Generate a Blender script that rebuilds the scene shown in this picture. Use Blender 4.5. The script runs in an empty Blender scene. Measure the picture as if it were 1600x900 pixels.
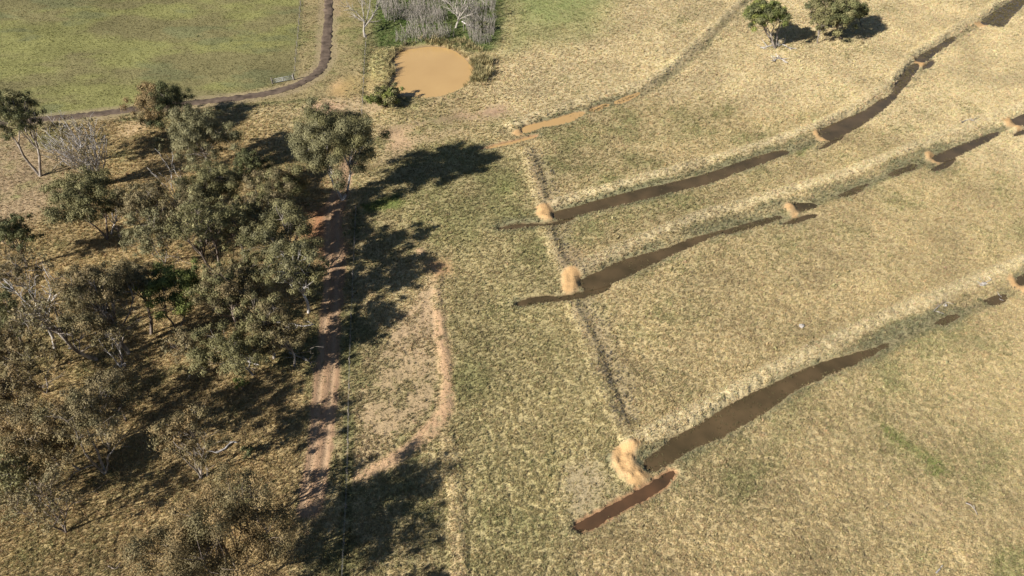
import bpy, math, random
import numpy as np

# ------------------------------------------------------------------ camera, sky, sun
S = bpy.context.scene
COL = S.collection
PITCH = math.radians(44.0)
CAM_H = 80.0
LENS, SENSOR = 24.0, 36.0
cam_data = bpy.data.cameras.new('camera')
cam_data.lens, cam_data.sensor_width = LENS, SENSOR
cam_data.clip_start, cam_data.clip_end = 1.0, 20000.0
cam = bpy.data.objects.new('camera', cam_data)
cam.location = (0, 0, CAM_H)
cam.rotation_euler = (math.pi / 2 - PITCH, 0, 0)
COL.objects.link(cam)
S.camera = cam

SUN_EL, SHADOW_AZ = math.radians(32), math.radians(33)
sun_dir = np.array([-math.cos(SHADOW_AZ) * math.cos(SUN_EL), -math.sin(SHADOW_AZ) * math.cos(SUN_EL), math.sin(SUN_EL)])
world = bpy.data.worlds.new('World')
S.world = world
world.use_nodes = True
wn = world.node_tree
sky = wn.nodes.new('ShaderNodeTexSky')
sky.sky_type = 'NISHITA'
sky.sun_disc = False
sky.sun_elevation = SUN_EL
sky.air_density = 0.7
sky.dust_density = 0.4
sky.sun_rotation = math.atan2(sun_dir[0], sun_dir[1])
wn.links.new(sky.outputs[0], wn.nodes['Background'].inputs['Color'])
wn.nodes['Background'].inputs['Strength'].default_value = 0.05
sun_data = bpy.data.lights.new('sun', 'SUN')
sun_data.energy = 5.0
sun_data.angle = math.radians(0.5)
sun_data.color = (1.0, 0.95, 0.87)
sun = bpy.data.objects.new('sun', sun_data)
from mathutils import Vector
sun.rotation_euler = Vector(sun_dir).to_track_quat('Z', 'Y').to_euler()
sun.location = (-100, -60, 120)
COL.objects.link(sun)
S.view_settings.view_transform = 'Standard'
S.view_settings.look = 'None'
S.view_settings.gamma = 1.0
S.view_settings.exposure = 0.95
S.cycles.max_bounces = 5
S.cycles.transparent_max_bounces = 4

# ------------------------------------------------------------------ helpers
rng = np.random.default_rng(7)
random.seed(7)
FPX = LENS / SENSOR * 1600.0
CP, SP = math.cos(PITCH), math.sin(PITCH)


def at(u, v, z=0.0):
    """the place on the level z that the reference pixel (u, v) looks at"""
    xc = (u - 800.0) / FPX
    yc = (450.0 - v) / FPX
    d = np.array([xc, CP + yc * SP, -SP + yc * CP])
    t = (CAM_H - z) / -d[2]
    return np.array([d[0] * t, d[1] * t, z])


def W(pts):
    return np.array([at(u, v)[:2] for u, v in pts])


def depth_of(p):
    return p[1] * CP + (CAM_H - p[2]) * SP


def smooth(a, b, x):
    t = np.clip((x - a) / (b - a), 0, 1)
    return t * t * (3 - 2 * t)


_lat = np.random.default_rng(11).random((256, 256))


def vnoise(x, y, s=1.0, ox=0.0, oy=0.0):
    x = x / s + ox
    y = y / s + oy
    xi = np.floor(x).astype(int)
    yi = np.floor(y).astype(int)
    fx = x - xi
    fy = y - yi
    fx = fx * fx * (3 - 2 * fx)
    fy = fy * fy * (3 - 2 * fy)
    a = _lat[xi & 255, yi & 255]
    b = _lat[(xi + 1) & 255, yi & 255]
    c = _lat[xi & 255, (yi + 1) & 255]
    d = _lat[(xi + 1) & 255, (yi + 1) & 255]
    return (a * (1 - fx) + b * fx) * (1 - fy) + (c * (1 - fx) + d * fx) * fy


def fbm(x, y, s, ox=0.0, octv=4):
    r = 0
    amp, tot = 1.0, 0
    for k in range(octv):
        c, sn = math.cos(0.7 * k + 0.3), math.sin(0.7 * k + 0.3)
        r = r + amp * vnoise(c * x - sn * y, sn * x + c * y, s, ox + 17.3 * k, 5.1 * k + ox * 0.37)
        tot += amp
        amp *= 0.55
        s *= 0.48
    return r / tot


def densify(P, closed, n=4):
    """Catmull-Rom through the points"""
    P = np.asarray(P, float)
    m = len(P)
    out = []
    for i in range(m if closed else m - 1):
        if closed:
            p0, p1, p2, p3 = P[(i - 1) % m], P[i], P[(i + 1) % m], P[(i + 2) % m]
        else:
            p0, p1, p2, p3 = P[max(i - 1, 0)], P[i], P[i + 1], P[min(i + 2, m - 1)]
        for k in range(n):
            t = k / n
            out.append(0.5 * (2 * p1 + (p2 - p0) * t + (2 * p0 - 5 * p1 + 4 * p2 - p3) * t * t + (3 * p1 - p0 - 3 * p2 + p3) * t ** 3))
    if not closed:
        out.append(P[-1])
    return np.array(out)


def seg_dist(X, Y, P, closed=False, reach=30.0):
    """distance to a polyline, and the side (+ left of its direction), only within reach of its box"""
    D = np.full(X.shape, 1e3)
    SD = np.zeros(X.shape)
    lo, hi = P.min(0) - reach, P.max(0) + reach
    sel = np.nonzero((X > lo[0]) & (X < hi[0]) & (Y > lo[1]) & (Y < hi[1]))[0]
    if len(sel) == 0:
        return D, SD
    x, y = X[sel], Y[sel]
    d = np.full(x.shape, 1e6)
    s = np.zeros(x.shape)
    n = len(P)
    for i in range(n if closed else n - 1):
        a, b = P[i], P[(i + 1) % n]
        e = b - a
        L2 = e @ e + 1e-9
        t = np.clip(((x - a[0]) * e[0] + (y - a[1]) * e[1]) / L2, 0, 1)
        dx = x - a[0] - t * e[0]
        dy = y - a[1] - t * e[1]
        q = dx * dx + dy * dy
        w = q < d
        d = np.where(w, q, d)
        s = np.where(w, np.sign(e[0] * (y - a[1]) - e[1] * (x - a[0])), s)
    D[sel] = np.sqrt(d)
    SD[sel] = s
    return D, SD


def inside(X, Y, P):
    r = np.zeros(X.shape, bool)
    lo, hi = P.min(0), P.max(0)
    sel = np.nonzero((X > lo[0]) & (X < hi[0]) & (Y > lo[1]) & (Y < hi[1]))[0]
    x, y = X[sel], Y[sel]
    c = np.zeros(x.shape, bool)
    n = len(P)
    for i in range(n):
        a, b = P[i], P[(i + 1) % n]
        if a[1] == b[1]:
            continue
        c ^= ((a[1] > y) != (b[1] > y)) & (x < (b[0] - a[0]) * (y - a[1]) / (b[1] - a[1]) + a[0])
    r[sel] = c
    return r


def sdf(X, Y, P, reach=30.0):
    d, _ = seg_dist(X, Y, P, True, reach)
    return np.where(inside(X, Y, P), -d, d)


def new_mesh(name, verts, faces, nside, mat, parent=None, smooth_shade=False, cols=None):
    """one mesh from numpy arrays; faces is (n, nside)"""
    me = bpy.data.meshes.new(name)
    verts = np.asarray(verts, np.float32)
    faces = np.asarray(faces, np.int32)
    me.vertices.add(len(verts))
    me.vertices.foreach_set('co', verts.ravel())
    me.loops.add(faces.size)
    me.loops.foreach_set('vertex_index', faces.ravel())
    me.polygons.add(len(faces))
    me.polygons.foreach_set('loop_start', np.arange(0, faces.size, nside, dtype=np.int32))
    me.polygons.foreach_set('loop_total', np.full(len(faces), nside, np.int32))
    if smooth_shade:
        me.polygons.foreach_set('use_smooth', np.ones(len(faces), bool))
    if cols is not None:
        a = me.color_attributes.new('Col', 'FLOAT_COLOR', 'POINT')
        c4 = np.ones((len(verts), 4), np.float32)
        c4[:, :cols.shape[1]] = cols
        a.data.foreach_set('color', c4.ravel())
    me.update(calc_edges=True)
    me.validate()
    me.materials.append(mat)
    o = bpy.data.objects.new(name, me)
    COL.objects.link(o)
    if parent is not None:
        o.parent = parent
    return o


def tag(o, label=None, cat=None, group=None, kind=None):
    if label: o['label'] = label
    if cat: o['category'] = cat
    if group: o['group'] = group
    if kind: o['kind'] = kind
    return o


def empty(name, loc):
    o = bpy.data.objects.new(name, None)
    o.empty_display_size = 0.3
    o.location = loc
    COL.objects.link(o)
    return o


class Tubes:
    def __init__(self, sides=6):
        self.v, self.f, self.n, self.s = [], [], 0, sides

    def add(self, P, R, sides=None):
        P = np.asarray(P, float)
        R = np.asarray(R, float)
        s = sides or self.s
        T = np.gradient(P, axis=0)
        T /= np.linalg.norm(T, axis=1)[:, None] + 1e-9
        ref = np.where(np.abs(T[:, 2:3]) < 0.9, np.array([[0, 0, 1.0]]), np.array([[1.0, 0, 0]]))
        A = np.cross(T, ref)
        A /= np.linalg.norm(A, axis=1)[:, None] + 1e-9
        B = np.cross(T, A)
        ang = np.arange(s) / s * 2 * math.pi
        ring = P[:, None, :] + R[:, None, None] * (np.cos(ang)[None, :, None] * A[:, None, :] + np.sin(ang)[None, :, None] * B[:, None, :])
        m = len(P)
        i, j = np.meshgrid(np.arange(m - 1), np.arange(s), indexing='ij')
        q = np.stack([i * s + j, i * s + (j + 1) % s, (i + 1) * s + (j + 1) % s, (i + 1) * s + j], -1).reshape(-1, 4) + self.n
        self.v.append(ring.reshape(-1, 3))
        self.f.append(q)
        self.n += m * s
        # end cap as a quad fan collapsed on the tip
        tip = self.n
        self.v.append(P[-1:] + T[-1:] * R[-1] * 0.5)
        self.n += 1
        base = tip - s
        for k in range(0, s - 1, 2):
            self.f.append(np.array([[base + k, base + (k + 1) % s, base + (k + 2) % s, tip]]))

    def build(self, name, mat, parent=None):
        return new_mesh(name, np.concatenate(self.v), np.concatenate(self.f), 4, mat, parent, True)


def material(name, rough=0.9, spec=0.2):
    m = bpy.data.materials.new(name)
    m.use_nodes = True
    b = m.node_tree.nodes['Principled BSDF']
    b.inputs['Roughness'].default_value = rough
    b.inputs['Specular IOR Level'].default_value = spec
    return m, m.node_tree, b


def noise_mix(nt, c1, c2, scale, detail=4, lo=0.35, hi=0.65, coord='Object', stretch=None):
    tc = nt.nodes.new('ShaderNodeTexCoord')
    src = tc.outputs[coord]
    if stretch:
        mp = nt.nodes.new('ShaderNodeMapping')
        mp.inputs['Scale'].default_value = stretch
        nt.links.new(src, mp.inputs['Vector'])
        src = mp.outputs[0]
    n = nt.nodes.new('ShaderNodeTexNoise')
    n.inputs['Scale'].default_value = scale
    n.inputs['Detail'].default_value = detail
    nt.links.new(src, n.inputs['Vector'])
    r = nt.nodes.new('ShaderNodeValToRGB')
    r.color_ramp.elements[0].position = lo
    r.color_ramp.elements[1].position = hi
    r.color_ramp.elements[0].color = (*c1, 1)
    r.color_ramp.elements[1].color = (*c2, 1)
    nt.links.new(n.outputs[0], r.inputs[0])
    return r.outputs[0], n.outputs[0]


def bump(nt, bsdf, h, strength=0.4, dist=0.1):
    b = nt.nodes.new('ShaderNodeBump')
    b.inputs['Strength'].default_value = strength
    b.inputs['Distance'].default_value = dist
    nt.links.new(h, b.inputs['Height'])
    nt.links.new(b.outputs[0], bsdf.inputs['Normal'])


# ------------------------------------------------------------------ materials
def soil_material(name, c1, c2, scale=1.2, bs=0.5):
    m, nt, b = material(name, 0.95, 0.1)
    c, h = noise_mix(nt, c1, c2, scale, 8, 0.3, 0.7)
    nt.links.new(c, b.inputs['Base Color'])
    bump(nt, b, h, bs, 0.25)
    return m


M_ground, nt, b = material('ground', 0.95, 0.1)
att = nt.nodes.new('ShaderNodeAttribute')
att.attribute_name = 'Col'
c, h = noise_mix(nt, (0.62, 0.62, 0.62), (1.35, 1.33, 1.28), 5.0, 6, 0.32, 0.68)
mx = nt.nodes.new('ShaderNodeMix')
mx.data_type, mx.blend_type = 'RGBA', 'MULTIPLY'
mf = nt.nodes.new('ShaderNodeMath')
mf.operation = 'MULTIPLY_ADD'
mf.inputs[1].default_value = -0.6
mf.inputs[2].default_value = 1.0
nt.links.new(att.outputs['Alpha'], mf.inputs[0])
nt.links.new(mf.outputs[0], mx.inputs['Factor'])
nt.links.new(att.outputs['Color'], mx.inputs['A'])
nt.links.new(c, mx.inputs['B'])
nt.links.new(mx.outputs['Result'], b.inputs['Base Color'])
bump(nt, b, h, 0.45, 0.2)

M_grass, nt, b = material('grass_blades', 0.8, 0.15)
att = nt.nodes.new('ShaderNodeAttribute')
att.attribute_type = 'INSTANCER'
att.attribute_name = 'tcol'
nt.links.new(att.outputs['Color'], b.inputs['Base Color'])
tr = nt.nodes.new('ShaderNodeBsdfTranslucent')
nt.links.new(att.outputs['Color'], tr.inputs['Color'])
ms = nt.nodes.new('ShaderNodeMixShader')
ms.inputs[0].default_value = 0.3
nt.links.new(b.outputs[0], ms.inputs[1])
nt.links.new(tr.outputs[0], ms.inputs[2])
nt.links.new(ms.outputs[0], nt.nodes['Material Output'].inputs['Surface'])

M_leaf, nt, b = material('leaves', 0.65, 0.18)
att = nt.nodes.new('ShaderNodeAttribute')
att.attribute_name = 'Col'
nt.links.new(att.outputs['Color'], b.inputs['Base Color'])
tr = nt.nodes.new('ShaderNodeBsdfTranslucent')
nt.links.new(att.outputs['Color'], tr.inputs['Color'])
ms = nt.nodes.new('ShaderNodeMixShader')
ms.inputs[0].default_value = 0.1
nt.links.new(b.outputs[0], ms.inputs[1])
nt.links.new(tr.outputs[0], ms.inputs[2])
nt.links.new(ms.outputs[0], nt.nodes['Material Output'].inputs['Surface'])


def bark(name, c1, c2):
    m, nt, b = material(name, 0.85, 0.2)
    c, h = noise_mix(nt, c1, c2, 1.3, 5, 0.38, 0.62, stretch=(1.5, 1.5, 0.5))
    nt.links.new(c, b.inputs['Base Color'])
    bump(nt, b, h, 0.5, 0.1)
    return m


M_bark_pale = bark('pale_bark', (0.13, 0.105, 0.085), (0.36, 0.315, 0.27))
M_bark_dark = bark('dark_bark', (0.065, 0.05, 0.04), (0.24, 0.19, 0.155))
M_bark_white = bark('bleached_wood', (0.27, 0.24, 0.22), (0.52, 0.49, 0.46))
M_twig = bark('bare_twig', (0.2, 0.175, 0.145), (0.35, 0.315, 0.27))


def water_material(name, c1, c2, scale, rough=0.08):
    m, nt, b = material(name, rough, 0.3)
    c, h = noise_mix(nt, c1, c2, scale, 5, 0.28, 0.72)
    nt.links.new(c, b.inputs['Base Color'])
    _, h2 = noise_mix(nt, c1, c2, 1.6, 2)
    bump(nt, b, h2, 0.12, 0.03)
    return m


M_pond = water_material('orange_muddy_water', (0.385, 0.245, 0.102), (0.43, 0.28, 0.118), 0.09)
M_swale = water_material('brown_muddy_water', (0.045, 0.034, 0.017), (0.105, 0.071, 0.036), 0.22)
M_red = water_material('red_brown_muddy_water', (0.045, 0.03, 0.018), (0.105, 0.056, 0.029), 0.28)
M_road = soil_material('road_gravel', (0.06, 0.044, 0.033), (0.15, 0.112, 0.082), 0.55, 0.3)
M_post = soil_material('weathered_post_wood', (0.12, 0.10, 0.08), (0.26, 0.23, 0.20), 2.0)
M_wire, nt, b = material('fence_wire', 0.5, 0.5)
b.inputs['Base Color'].default_value = (0.25, 0.24, 0.23, 1)
M_galv, nt, b = material('galvanised_pipe', 0.45, 0.5)
c, h = noise_mix(nt, (0.5, 0.5, 0.5), (0.72, 0.72, 0.7), 3)
nt.links.new(c, b.inputs['Base Color'])
M_rock = soil_material('pale_rock', (0.25, 0.22, 0.19), (0.4, 0.37, 0.33), 3.0)

# ------------------------------------------------------------------ layout, traced on the level ground
POND = W([(617, 100), (620, 86), (637, 77), (669, 72), (697, 74), (716, 83), (728, 95), (736, 111), (728, 128), (712, 139), (691, 147), (662, 151), (641, 148), (619, 141), (612, 133), (617, 125), (619, 116)])
# name, label, outline, material, depth, bank steepness
WATER = [
    ('swale_water', 'longest brown pool, in the nearest swale behind the pale crescent mound', [(1009, 719), (1037, 697), (1050, 685), (1100, 657), (1131, 635), (1178, 613), (1225, 590), (1272, 569), (1340, 550), (1390, 535), (1360, 555), (1300, 582), (1240, 610), (1194, 644), (1131, 679), (1087, 697), (1050, 719), (1025, 733), (1009, 728)], M_swale),
    ('trench_water', 'short straight red-brown trench beside the pale crescent mound', [(900, 818), (944, 793), (991, 768), (1025, 747), (1048, 733), (1055, 742), (1025, 769), (975, 796), (916, 829), (905, 827)], M_red),
    ('swale_water', 'brown tapering pool in the second swale from the front', [(909, 436), (938, 422), (969, 407), (1012, 394), (1044, 386), (1081, 371), (1119, 361), (1128, 361), (1094, 377), (1062, 391), (1037, 403), (1000, 421), (969, 435), (937, 446), (912, 450)], M_swale),
    ('trench_water', 'bent brown trench below the second swale pool', [(809, 469), (844, 461), (884, 460), (919, 450), (950, 442), (955, 446), (937, 455), (900, 466), (853, 470), (812, 477)], M_swale),
    ('swale_water', 'long narrow brown pool in the third swale from the front', [(866, 331), (900, 322), (937, 311), (984, 299), (1031, 288), (1078, 278), (1125, 263), (1172, 247), (1209, 236), (1231, 236), (1203, 250), (1156, 267), (1109, 285), (1062, 296), (1016, 308), (969, 319), (922, 331), (891, 337), (869, 340)], M_swale),
    ('trench_water', 'thin brown trench below the third swale pool', [(783, 352), (812, 347), (859, 346), (894, 337), (896, 341), (869, 350), (822, 353), (786, 358)], M_swale),
    ('swale_water', 'dark pool curving uphill above the tan earth plug of the third swale', [(1281, 205), (1312, 187), (1350, 172), (1375, 156), (1397, 145), (1399, 153), (1366, 181), (1337, 200), (1300, 217)], M_swale),
    ('swale_water', 'narrow weedy dark pool in the bend of the third swale', [(1396, 140), (1410, 114), (1430, 98), (1434, 105), (1421, 125), (1403, 145)], M_swale),
    ('trench_water', 'small dark trench beside the tan plug of the third swale', [(1280, 230), (1312, 211), (1317, 214), (1287, 231)], M_swale),
    ('swale_water', 'dark weedy pool near the top of the third swale', [(1431, 91), (1453, 77), (1487, 57), (1491, 62), (1459, 85), (1447, 95)], M_swale),
    ('trench_water', 'stubby dark trench by the upper step of the third swale', [(1441, 106), (1455, 92), (1462, 95), (1451, 106)], M_swale),
    ('swale_water', 'green-edged wide pool at the upper right end of the third swale', [(1536, 30), (1562, 12), (1587, -4), (1620, -30), (1640, -26), (1600, 7), (1581, 26), (1566, 41), (1540, 37)], M_swale),
    ('swale_water', 'thin weedy strip of water in the second swale below its pale bank', [(1135, 360), (1180, 346), (1215, 337), (1218, 341), (1182, 352), (1140, 364)], M_swale),
    ('swale_water', 'tiny dark pool behind the knobbly orange mound', [(1244, 316), (1272, 318), (1272, 323), (1252, 328)], M_swale),
    ('trench_water', 'small dark trench below the knobbly orange mound', [(1224, 346), (1270, 332), (1274, 337), (1234, 349)], M_swale),
    ('swale_water', 'small sliver of water in the second swale above the knobbly orange mound', [(1312, 304), (1341, 291), (1359, 286), (1333, 303)], M_swale),
    ('swale_water', 'thin sliver of water just below the oblong orange plug', [(1392, 269), (1428, 255), (1428, 262), (1400, 273)], M_swale),
    ('swale_water', 'narrow dark pool above the oblong orange plug', [(1461, 243), (1506, 224), (1537, 213), (1557, 205), (1559, 210), (1531, 226), (1475, 250)], M_swale),
    ('trench_water', 'small square-ended dark trench beside the oblong orange plug', [(1455, 263), (1489, 246), (1493, 251), (1469, 265)], M_swale),
    ('swale_water', 'dark pool beyond the farthest plug of the second swale', [(1584, 186), (1620, 170), (1640, 165), (1630, 182), (1600, 195)], M_swale),
    ('trench_water', 'dark trench beside the farthest plug of the second swale', [(1584, 207), (1612, 196), (1616, 201), (1592, 211)], M_swale),
    ('swale_water', 'small weedy puddle in the nearest swale below the grey debris', [(1463, 503), (1482, 493), (1498, 491), (1478, 506)], M_swale),
    ('swale_water', 'small dark puddle in the nearest swale by the bare plug', [(1540, 468), (1573, 460), (1560, 475)], M_swale),
    ('swale_water', 'dark pool in the nearest swale beyond the bare plug', [(1592, 433), (1640, 405), (1650, 415), (1604, 442)], M_swale),
    ('swale_water', 'orange pool with a rounded end and weedy tail in the farthest swale', [(816, 203), (822, 196), (859, 187), (888, 178), (906, 174), (912, 176), (900, 184), (881, 192), (845, 198), (824, 206)], M_pond),
    ('trench_water', 'thin orange trench below the farthest swale', [(756, 229), (791, 221), (831, 211), (837, 212), (797, 224), (758, 231)], M_pond),
    ('swale_water', 'sliver of orange water between tufts beyond the rounded orange pool', [(922, 170), (944, 162), (950, 163), (930, 173)], M_pond),
    ('swale_water', 'small weedy orange puddle among tufts in the farthest swale', [(962, 158), (990, 146), (998, 145), (972, 159)], M_pond),
]
WPOLY = [densify(W(w[2]), True, 3) for w in WATER]
POND_P = densify(POND, True, 4)

BANKS = [  # crest lines of the grassed banks on the uphill side: points, half width, height
    (W([(985, 692), (1100, 638), (1200, 583), (1300, 535), (1400, 490), (1500, 450), (1620, 400)]), 2.2, 1.15),
    (W([(905, 420), (1000, 376), (1100, 337), (1230, 300), (1330, 270), (1440, 225), (1530, 190), (1640, 150)]), 2.2, 1.05),
    (W([(868, 318), (1000, 281), (1130, 246), (1200, 225), (1270, 200), (1340, 165), (1392, 128), (1425, 88), (1480, 52), (1530, 25), (1600, -25)]), 2.2, 1.05),
    (W([(800, 195), (830, 184), (940, 148), (1010, 130), (1060, 95), (1100, 58), (1150, 10), (1180, -30)]), 2.4, 0.9),
    (W([(823, 236), (840, 290), (849, 325)]), 2.0, 0.4),
    (W([(852, 358), (868, 395), (886, 428)]), 2.0, 0.38),
    (W([(893, 475), (922, 540), (946, 605), (972, 672)]), 1.8, 0.38),
    (W([(655, 392), (686, 420), (682, 460), (690, 530), (699, 600), (697, 640), (680, 665), (655, 686), (620, 715), (558, 748)]), 1.3, 0.25),
    (W([(700, 690), (712, 770), (716, 880), (718, 940)]), 1.5, 0.3),
]
DITCHES = [  # damp weedy ditch floors that join the pools
    W([(1385, 540), (1430, 520), (1472, 500), (1520, 482), (1560, 467), (1600, 438), (1640, 420)]),
    W([(1122, 362), (1175, 348), (1228, 336), (1258, 322), (1320, 302), (1365, 284), (1410, 265), (1466, 247), (1520, 222), (1555, 208), (1590, 190), (1640, 170)]),
    W([(1230, 238), (1262, 226), (1290, 211)]),
    W([(1396, 148), (1416, 120), (1432, 98), (1460, 80), (1492, 59), (1540, 34), (1600, -10)]),
    W([(945, 163), (985, 151), (1010, 142), (1045, 118), (1082, 88), (1102, 68), (1122, 42), (1165, 0)]),
]
FURROWS = [  # dark furrows beside the cross banks
    (W([(838, 242), (852, 285), (860, 320)]), 1.5, 0.16),
    (W([(872, 362), (880, 390), (892, 415)]), 1.6, 0.16),
    (W([(915, 478), (940, 535), (960, 600), (975, 645)]), 1.5, 0.16),
]
MOUNDS = [  # bare earth plugs: outline, height
    ([(952, 718), (962, 700), (985, 692), (1000, 697), (994, 712), (999, 728), (1014, 745), (1004, 757), (985, 758), (962, 742)], 0.94),
    ([(876, 436), (885, 420), (899, 424), (906, 440), (898, 456), (880, 456)], 0.86),
    ([(836, 334), (842, 322), (856, 321), (866, 334), (862, 344), (845, 344)], 0.86),
    ([(800, 208), (806, 202), (815, 203), (816, 210), (806, 213)], 0.50),
    ([(1224, 322), (1230, 317), (1242, 322), (1250, 333), (1240, 340), (1232, 334)], 0.94),
    ([(1441, 240), (1450, 236), (1471, 249), (1468, 256), (1456, 252), (1444, 248)], 0.86),
    ([(1268, 207), (1278, 203), (1298, 215), (1290, 221), (1276, 217)], 0.72),
    ([(1566, 188), (1576, 184), (1600, 200), (1592, 206), (1578, 199)], 0.86),
    ([(1571, 436), (1580, 431), (1606, 448), (1604, 460), (1586, 448)], 0.72),
    ([(1424, 92), (1432, 90), (1447, 99), (1440, 103)], 0.58),
    ([(1520, 38), (1536, 32), (1548, 40), (1536, 44)], 0.50),
]
MPOLY = [densify(W(m[0]), True, 3) if i < 5 else W(m[0]) for i, m in enumerate(MOUNDS)]
FENCE_LINES = [W([(474, -60), (471, 0), (466, 60), (460, 124)]), W([(573, 60), (570, 100), (567, 170), (563, 215)]), W([(557, 330), (553, 420), (549, 520), (546, 620), (544, 740), (538, 860), (536, 910)]), W([(310, 171), (400, 163), (470, 158), (520, 150)]), W([(185, 188), (222, 186), (262, 184)])]
TRACK = densify(W([(548, 250), (535, 290), (522, 330), (521, 400), (520, 450), (516, 503), (513, 560), (508, 610), (504, 660), (497, 720), (488, 770), (484, 790)]), False, 4)
ROAD = densify(W([(-250, 205), (-100, 197), (60, 187), (150, 178), (230, 168), (310, 160), (400, 149), (455, 136), (490, 118), (506, 98), (511, 60), (514, 0), (516, -60), (518, -140)]), False, 16)
P_PADDOCK = W([(-900, -100), (473, -100), (471, 0), (466, 60), (461, 124), (430, 134), (330, 155), (230, 166), (60, 184), (-100, 196), (-700, 230)])
P_LUSH = W([(585, -80), (790, -80), (785, 60), (770, 78), (730, 80), (690, 70), (640, 74), (610, 80), (580, 72), (575, 20)])
P_GREEN2 = W([(780, -100), (985, -100), (955, 10), (940, 45), (880, 70), (830, 66), (790, 80)])
P_WOOD = W([(-700, 232), (-100, 205), (60, 200), (200, 184), (320, 172), (420, 190), (500, 235), (530, 300), (515, 400), (508, 560), (492, 700), (470, 800), (420, 1000), (-200, 1000), (-700, 700)])
P_VERGE = W([(474, -100), (600, -100), (575, 60), (565, 100), (530, 150), (480, 157), (330, 167), (60, 197), (60, 185), (330, 156), (430, 135), (461, 125), (471, 0)])
P_PINK = W([(-400, 225), (60, 205), (110, 250), (85, 330), (0, 360), (-400, 500)])
P_MID = W([(600, 240), (700, 215), (800, 225), (850, 350), (890, 470), (985, 690), (1000, 760), (900, 830), (880, 960), (735, 960), (705, 700), (700, 600), (690, 460), (660, 390), (590, 300)])
P_DRY = W([(560, 560), (600, 530), (675, 440), (688, 520), (698, 620), (670, 668), (560, 735), (553, 640)])
P_STRAW = W([(990, -100), (1700, -100), (1700, 330), (1300, 170), (1000, 150), (800, 190), (770, 140), (790, 85), (930, 60)])
P_BANKY = W([(575, 95), (588, 78), (606, 82), (614, 100), (612, 128), (590, 132), (573, 118)])
PATCHES = [  # bare soil: outline, colour, strength
    (W([(478, 168), (560, 152), (606, 152), (592, 178), (520, 188), (466, 184)]), (0.42, 0.31, 0.19), 0.6),
    (W([(598, 222), (700, 196), (722, 206), (640, 238), (588, 255)]), (0.40, 0.29, 0.175), 0.5),
    (W([(630, 152), (700, 150), (700, 160), (640, 165)]), (0.30, 0.21, 0.12), 0.6),
    (W([(470, 172), (495, 160), (530, 164), (520, 178), (490, 186)]), (0.46, 0.30, 0.19), 0.8),
    (W([(600, 205), (640, 193), (660, 200), (645, 228), (600, 235)]), (0.42, 0.285, 0.17), 0.85),
    (W([(600, 196), (690, 180), (790, 168), (800, 176), (700, 194), (620, 203)]), (0.22, 0.155, 0.095), 0.8),
    (W([(718, 178), (760, 170), (790, 165), (785, 176), (740, 184)]), (0.42, 0.27, 0.18), 0.6),
    (W([(520, 132), (531, 126), (540, 138), (530, 145)]), (0.52, 0.34, 0.17), 0.9),
    (W([(545, 118), (600, 120), (590, 140), (545, 150), (530, 140)]), (0.26, 0.19, 0.07), 0.6),
    (W([(190, 210), (205, 195), (235, 184), (230, 196), (200, 212)]), (0.46, 0.33, 0.19), 0.7),
    (W([(480, 330), (530, 318), (540, 350), (525, 420), (500, 440), (478, 370)]), (0.32, 0.155, 0.08), 0.9),
    (W([(885, 742), (930, 725), (965, 745), (940, 770), (905, 795), (885, 770)]), (0.33, 0.26, 0.17), 0.6),
    (W([(675, 415), (690, 412), (702, 424), (684, 430)]), (0.38, 0.20, 0.10), 0.8),
    (W([(1400, 800), (1440, 790), (1470, 805), (1450, 830), (1410, 825)]), (0.24, 0.18, 0.10), 0.5),
    (W([(880, 378), (905, 372), (915, 400), (900, 420), (882, 405)]), (0.26, 0.18, 0.11), 0.55),
    (W([(525, -20), (532, -20), (527, 45), (519, 48)]), (0.40, 0.28, 0.16), 0.6),
    (W([(545, -20), (556, -20), (540, 60), (530, 60)]), (0.30, 0.22, 0.10), 0.6),
]
GREENS = [  # bright green damp patches: outline, strength
    (W([(1370, 655), (1395, 665), (1430, 690), (1480, 720), (1490, 745), (1465, 750), (1420, 715), (1380, 690)]), 0.7),
    (W([(1238, 234), (1262, 220), (1280, 218), (1272, 228), (1248, 240)]), 0.95),
    (W([(1540, 870), (1610, 840), (1640, 900), (1560, 920)]), 0.5),
    (W([(560, 320), (625, 300), (640, 318), (600, 335), (565, 335)]), 0.8),
    (W([(1010, 545), (1035, 540), (1030, 570)]), 0.0),
    (W([(745, 195), (800, 175), (812, 195), (780, 215)]), 0.35),
    (W([(660, 330), (685, 325), (680, 380), (660, 380)]), 0.35),
    (W([(650, 800), (700, 790), (705, 830), (670, 850)]), 0.45),
    (W([(780, 280), (800, 285), (798, 305), (778, 300)]), 0.5),
]


def softmask(X, Y, P, w, warp):
    return smooth(w, -w, sdf(X, Y, P, 40 + w) + warp)


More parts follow.
